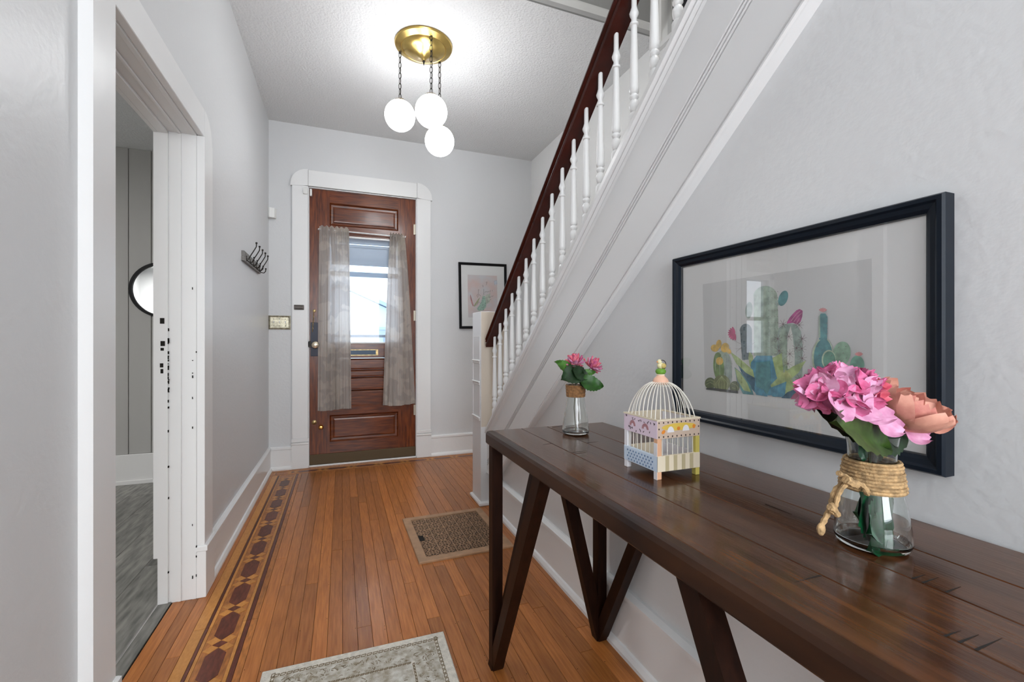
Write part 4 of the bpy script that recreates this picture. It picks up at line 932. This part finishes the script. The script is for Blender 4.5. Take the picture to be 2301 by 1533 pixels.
# ------------------------------------------------------------------ bird cage
BC = Vector((.748, .9105, TZ)); hx, hy = .0625, .0645
bc = thing('decorative_birdcage', 'small painted wooden birdcage with wire dome and bird finial on the table', 'birdcage', BC)
def pc(n, c): return mat('cage_'+n, c, .5)
white, pinkc, bluec, peach, ylw, cream, tanc, gold = pc('white', (.78, .76, .78)), pc('pink', (.76, .62, .72)), pc('blue', (.62, .72, .84)), pc('peach', (.75, .42, .25)), pc('yellow', (.60, .50, .12)), pc('cream', (.76, .66, .50)), pc('tan', (.60, .46, .36)), pc('gold', (.72, .50, .09))
HB = .137; pw_ = .012
for (sx, sy, m_) in ((-1, -1, peach), (1, -1, ylw), (-1, 1, white), (1, 1, white)):
    x0 = sx*hx; y0 = sy*hy
    MB().box(min(x0, x0-sx*pw_), max(x0, x0-sx*pw_), min(y0, y0-sy*pw_), max(y0, y0-sy*pw_), 0, HB, .001).obj('post', m_, bc)
MB().box(-hx-.0008, -hx, -hy, -hy+.012, 0, .085).obj('post_face', white, bc)
for nm, z0, z1 in (('top_panel', .095, HB), ('lower_panel', .018, .055)):
    up_ = nm == 'top_panel'
    MB().box(-hx-.001, -hx+.006, -hy, hy, z0, z1, .0006).obj(nm, pinkc if up_ else bluec, bc)
    MB().box(-hx, hx, -hy-.001, -hy+.006, z0, z1, .0006).obj(nm, tanc if up_ else cream, bc)
    MB().box(hx-.006, hx, -hy, hy, z0, z1, .0006).obj(nm, white, bc)
    MB().box(-hx, hx, hy-.006, hy, z0, z1, .0006).obj(nm, cream, bc)
MB().box(-hx+.006, hx-.006, -hy+.006, hy-.006, .022, .026).obj('floor_tray', white, bc)
MB().loft([[(-hx-.002+i, -hy-.002+i, z), (hx+.002-i, -hy-.002+i, z), (hx+.002-i, hy+.002-i, z), (-hx-.002+i, hy+.002-i, z)] for i, z in ((0, HB), (0, HB+.003), (.010, HB+.003), (.010, HB))], close=True, cap=False).obj('top_rim', cream, bc)
# painted marks
MK = [0]
def marks(nm, m_, items):
    b = MB(); MK[0] += 1; e_ = .0001*MK[0]
    for kind, u, z, ru, rz_, rot in items:
        n_ = 10; pts = [(ru*cos(2*pi*i/n_), rz_*sin(2*pi*i/n_)) for i in range(n_)] if kind[1] == 'o' else [(ru*cos(pi*i/n_), rz_*sin(pi*i/n_)) for i in range(n_+1)]
        c_, s_ = cos(rot), sin(rot); pts = [(u+a*c_-d*s_, z+a*s_+d*c_) for a, d in pts]
        if kind[0] == 'L': b.loft([[(-hx-.0011, a, d) for a, d in pts], [(-hx-.0012-e_, a, d) for a, d in pts]])
        else: b.loft([[(a, -hy-.0011, d) for a, d in pts], [(a, -hy-.0012-e_, d) for a, d in pts]])
    o_ = b.obj(nm, m_, bc); o_['kind'] = 'stuff'; return o_
blkc = pc('dark', (.03, .02, .02))
marks('painted_dots', blkc, [('Fo', -hx+.004+i*(2*hx-.008)/9, z, .0018, .0022, 0) for i in range(10) for z in (HB-.0045, .0995)]+[('Fo', s_*(hx-.004), .118, .0018, .0022, 0) for s_ in (-1, 1)])
marks('painted_band', gold, [('Fo', 0, .121, .052, .009, 0)])
marks('painted_bell', white, [('Fh', -.025, .109, .010, .014, 0), ('Fh', .02, .110, .010, .014, 0)]); marks('painted_flower', pc('orange', (.75, .25, .03)), [('Fo', -.046, .111, .006, .004, .6), ('Fo', -.002, .117, .005, .0045, 0), ('Fo', .044, .119, .0045, .005, 0)])
marks('painted_rainbow', pc('mauve', (.42, .20, .22)), [('Lh', .028, .111, .0115, .014, 0), ('Lh', -.022, .111, .0125, .014, 0)])
marks('painted_rainbow', pinkc, [('Lh', .028, .1105, .005, .007, 0), ('Lh', -.022, .1105, .0055, .007, 0)])
random.seed(2)
marks('painted_specks', pc('speck', (.12, .08, .10)), [('Lo', random.uniform(-hy+.006, hy-.004), random.choice((random.uniform(.127, .134), random.uniform(.098, .108))), .0028, .0009, random.uniform(0, 3)) for i in range(26)])
marks('painted_dots', pc('navy', (.14, .22, .36)), [('Lo', -hy+.016+i*.0115+(.005 if j % 2 else 0), .024+j*.0075, .0021, .0025, .3) for i in range(9) for j in range(4)])
st2 = MB()
for i in range(4): st2.box(-.040+i*.024, -.030+i*.024, -hy-.0018, -hy-.001, .0185, .0545)
st2.obj('painted_stripes', pc('khaki', (.48, .40, .24)), bc)['kind'] = 'stuff'
WIR = mat('cream_wire', (.78, .74, .66), .4)
def wire(pts, r=.0011, nm='wire'): return MB().tube(pts, r, 6).obj(nm, WIR, bc, True)
DT = .222
def domept(ex, ey, t):
    a = t*pi/2*.93; k = cos(a)**.9; z = HB+.004+(DT-HB-.004)*sin(a)**.95
    return (ex*(k*.93+.07*0)+0, ey*(k*.93), z) if k > .0 else (0, 0, z)
NW = 8
edge = [(-hx+.004+(2*hx-.008)*(i+.5)/NW, s_*(hy-.003)) for i in range(NW) for s_ in (-1, 1)]+[(s_*(hx-.003), -hy+.004+(2*hy-.008)*(i+.5)/NW) for i in range(NW) for s_ in (-1, 1)]
for (ex, ey) in edge:
    L_ = sqrt(ex*ex+ey*ey); pts = []
    for i in range(11):
        t = i/10; a = t*pi/2; k = cos(a)**.8*(1-.0)+.14*(1-cos(a)**.8); z = HB+(DT-HB)*sin(a)
        tr_ = min(1, t*1.2); rx_ = (ex/L_)*.058*tr_+ex*(1-tr_); ry_ = (ey/L_)*.058*tr_+ey*(1-tr_)
        pts.append((rx_*k, ry_*k, z))
    wire(pts)
for i in range(7):
    u = -hx+.017+(2*hx-.034)*i/6; v = -hy+.017+(2*hy-.034)*i/6
    for s_ in (-1, 1):
        wire([(u, s_*(hy-.004), .05), (u+.0006, s_*(hy-.005), .08), (u, s_*(hy-.004), .1)]); wire([(s_*(hx-.004), v, .05), (s_*(hx-.005), v+.0006, .08), (s_*(hx-.004), v, .1)])
rz = [(.029*cos(2*pi*k/30), .029*sin(2*pi*k/30), .2135+.0018*sin(k*pi)) for k in range(30)]
MB().tube(rz, .0014, 6, True).obj('dome_ring', WIR, bc, True)
MB().lathe([(0, .215), (.020, .216), (.020, .221), (.017, .229), (.010, .236), (.0095, .238), (0, .239)], n=24).obj('dome_cap', pc('cap_peach', (.80, .47, .33)), bc, True)
MB().lathe([(0, .237), (.0095, .2375), (.0105, .2395), (.0095, .241), (0, .242)], n=20).obj('finial_collar', pc('collar', (.8, .66, .5)), bc, True)
MB().lathe([(0, .240), (.010, .2415), (.0128, .246), (.0125, .250), (.009, .2545), (0, .255)], n=20).obj('finial_ball', pc('green', (.13, .30, .03)), bc, True)
BIRD = pc('bird', (.72, .66, .40))
MB().ball((0, 0, .262), .0095, .009, .0085).ball((-.004, 0, .272), .0062).tube([(.004, 0, .262), (.010, 0, .256), (.014, 0, .252)], [.005, .003, .001], 6).obj('bird_body', BIRD, bc, True)
MB().tube([(-.009, 0, .272), (-.013, 0, .271)], [.0018, .0004], 6).obj('bird_beak', pc('orange', (.75, .25, .03)), bc)
MB().ball((.003, -.0075, .262), .0075, .003, .0065).obj('bird_wing', pc('wing', (.5, .38, .12)), bc, True)
MB().tube([(.0 + .0115*cos(a), -.006, .264+.012*sin(a)) for a in [-1.5+3.3*k/10 for k in range(11)]], .0009, 5).obj('bird_ring', IRON, bc)
# ------------------------------------------------------------------ outside
SNOW = mat('pale_ground', (.7, .72, .74), .9)
struct(MB().box(-30, 30, YF+.25, 60, -.8, -.6).obj('ground_outside', SNOW))
struct(MB().box(-3, 3, YF+.2, YF+2.0, -.1, -.02).obj('floor_porch', mat('porch_boards', (.45, .47, .5), .8)))
def house(label, x0, x1, y, d, ze, zr_, wallm, roofm, xr):
    h = thing('house', label, 'house', ((x0+x1)/2, y, -.6)); cx0, cx1 = x0-(x0+x1)/2, x1-(x0+x1)/2; xr -= (x0+x1)/2; ze += .6; zr_ += .6
    MB().prism([(cx0, 0), (cx1, 0), (cx1, ze), (xr, zr_-.15), (cx0, ze)], 'Y', 0, d).obj('wall', wallm, h)
    MB().prism([(cx0-.4, ze-.15), (xr, zr_-.1), (xr, zr_+.12), (cx0-.4, ze+.05)], 'Y', -.4, d+.3).prism([(cx1+.4, ze-.15), (xr, zr_-.1), (xr, zr_+.12), (cx1+.4, ze+.05)], 'Y', -.4, d+.3).obj('roof', roofm, h)
    for wx in (cx0*.5, cx1*.5): MB().box(wx-.45, wx+.45, -.05, 0, ze-2.0, ze-.7).obj('window', mat('far_window', (.35, .42, .5), .2), h)
    MB().box(cx0-.2, cx1+.2, -1.2, -.0, ze-.35, ze-.2).obj('porch_roof', roofm, h)
    return h
house('blue gabled house in glare-paled colours across the street, left through the door glass', -2.6, 4.4, 26, 7, 2.1, 4.3, mat('glare_pale_blue_siding', (.62, .70, .76), .8), mat('blue_grey_roof', (.34, .43, .5), .8), -.2)  # outdoor glare put into the light siding and roof colours
house('yellow gabled house in glare-paled colours across the street, right through the door glass', 5.9, 11.9, 34, 7, 2.2, 4.6, mat('glare_pale_yellow_siding', (.74, .72, .58), .8), mat('grey_roof', (.42, .45, .46), .8), 8.4)  # colours lightened for glare, like the first house
BARK = mat('grey_bark', (.22, .23, .23), .9)
def tree(label, x, y, h_, seed, lean):
    r = random.Random(seed); t = thing('bare_tree', label, 'tree', (x, y, -.6)); tr_ = MB(); br = MB()
    tr_.tube([(0, 0, 0), (lean*.3, 0, h_*.3), (lean*.6, 0, h_*.5)], [.18, .13, .1], 7).obj('trunk', BARK, t)
    def grow(p, d, L_, rad, lv):
        q_ = [p]; v = Vector(d)
        for k in range(4): v = (v+Vector((r.uniform(-.25, .25), r.uniform(-.25, .25), r.uniform(-.1, .25)))).normalized(); q_.append(q_[-1]+v*L_/4)
        br.tube([tuple(a) for a in q_], [rad*(1-.18*k) for k in range(5)], 5)
        if lv:
            for k in range(3): grow(q_[2+k % 3], v+Vector((r.uniform(-.9, .9), r.uniform(-.5, .5), r.uniform(-.1, .6))), L_*.66, rad*.5, lv-1)
    for k in range(5): grow(Vector((lean*.6*(.6+.1*k), 0, h_*(.35+.04*k))), Vector((r.uniform(-1, 1), r.uniform(-.4, .4), .8)), h_*.32, .05, 3)
    b_ = br.obj('branches', BARK, t); return t
tree('leafless tree left of the gap between houses outside the front door', -.7, 18, 9, 4, .3)
tree('leafless tree reaching in from the right outside the front door', 4.4, 17, 10, 12, -.6)
tree('leafless tree outside the side room window', -6.5, 12, 8, 21, .2)
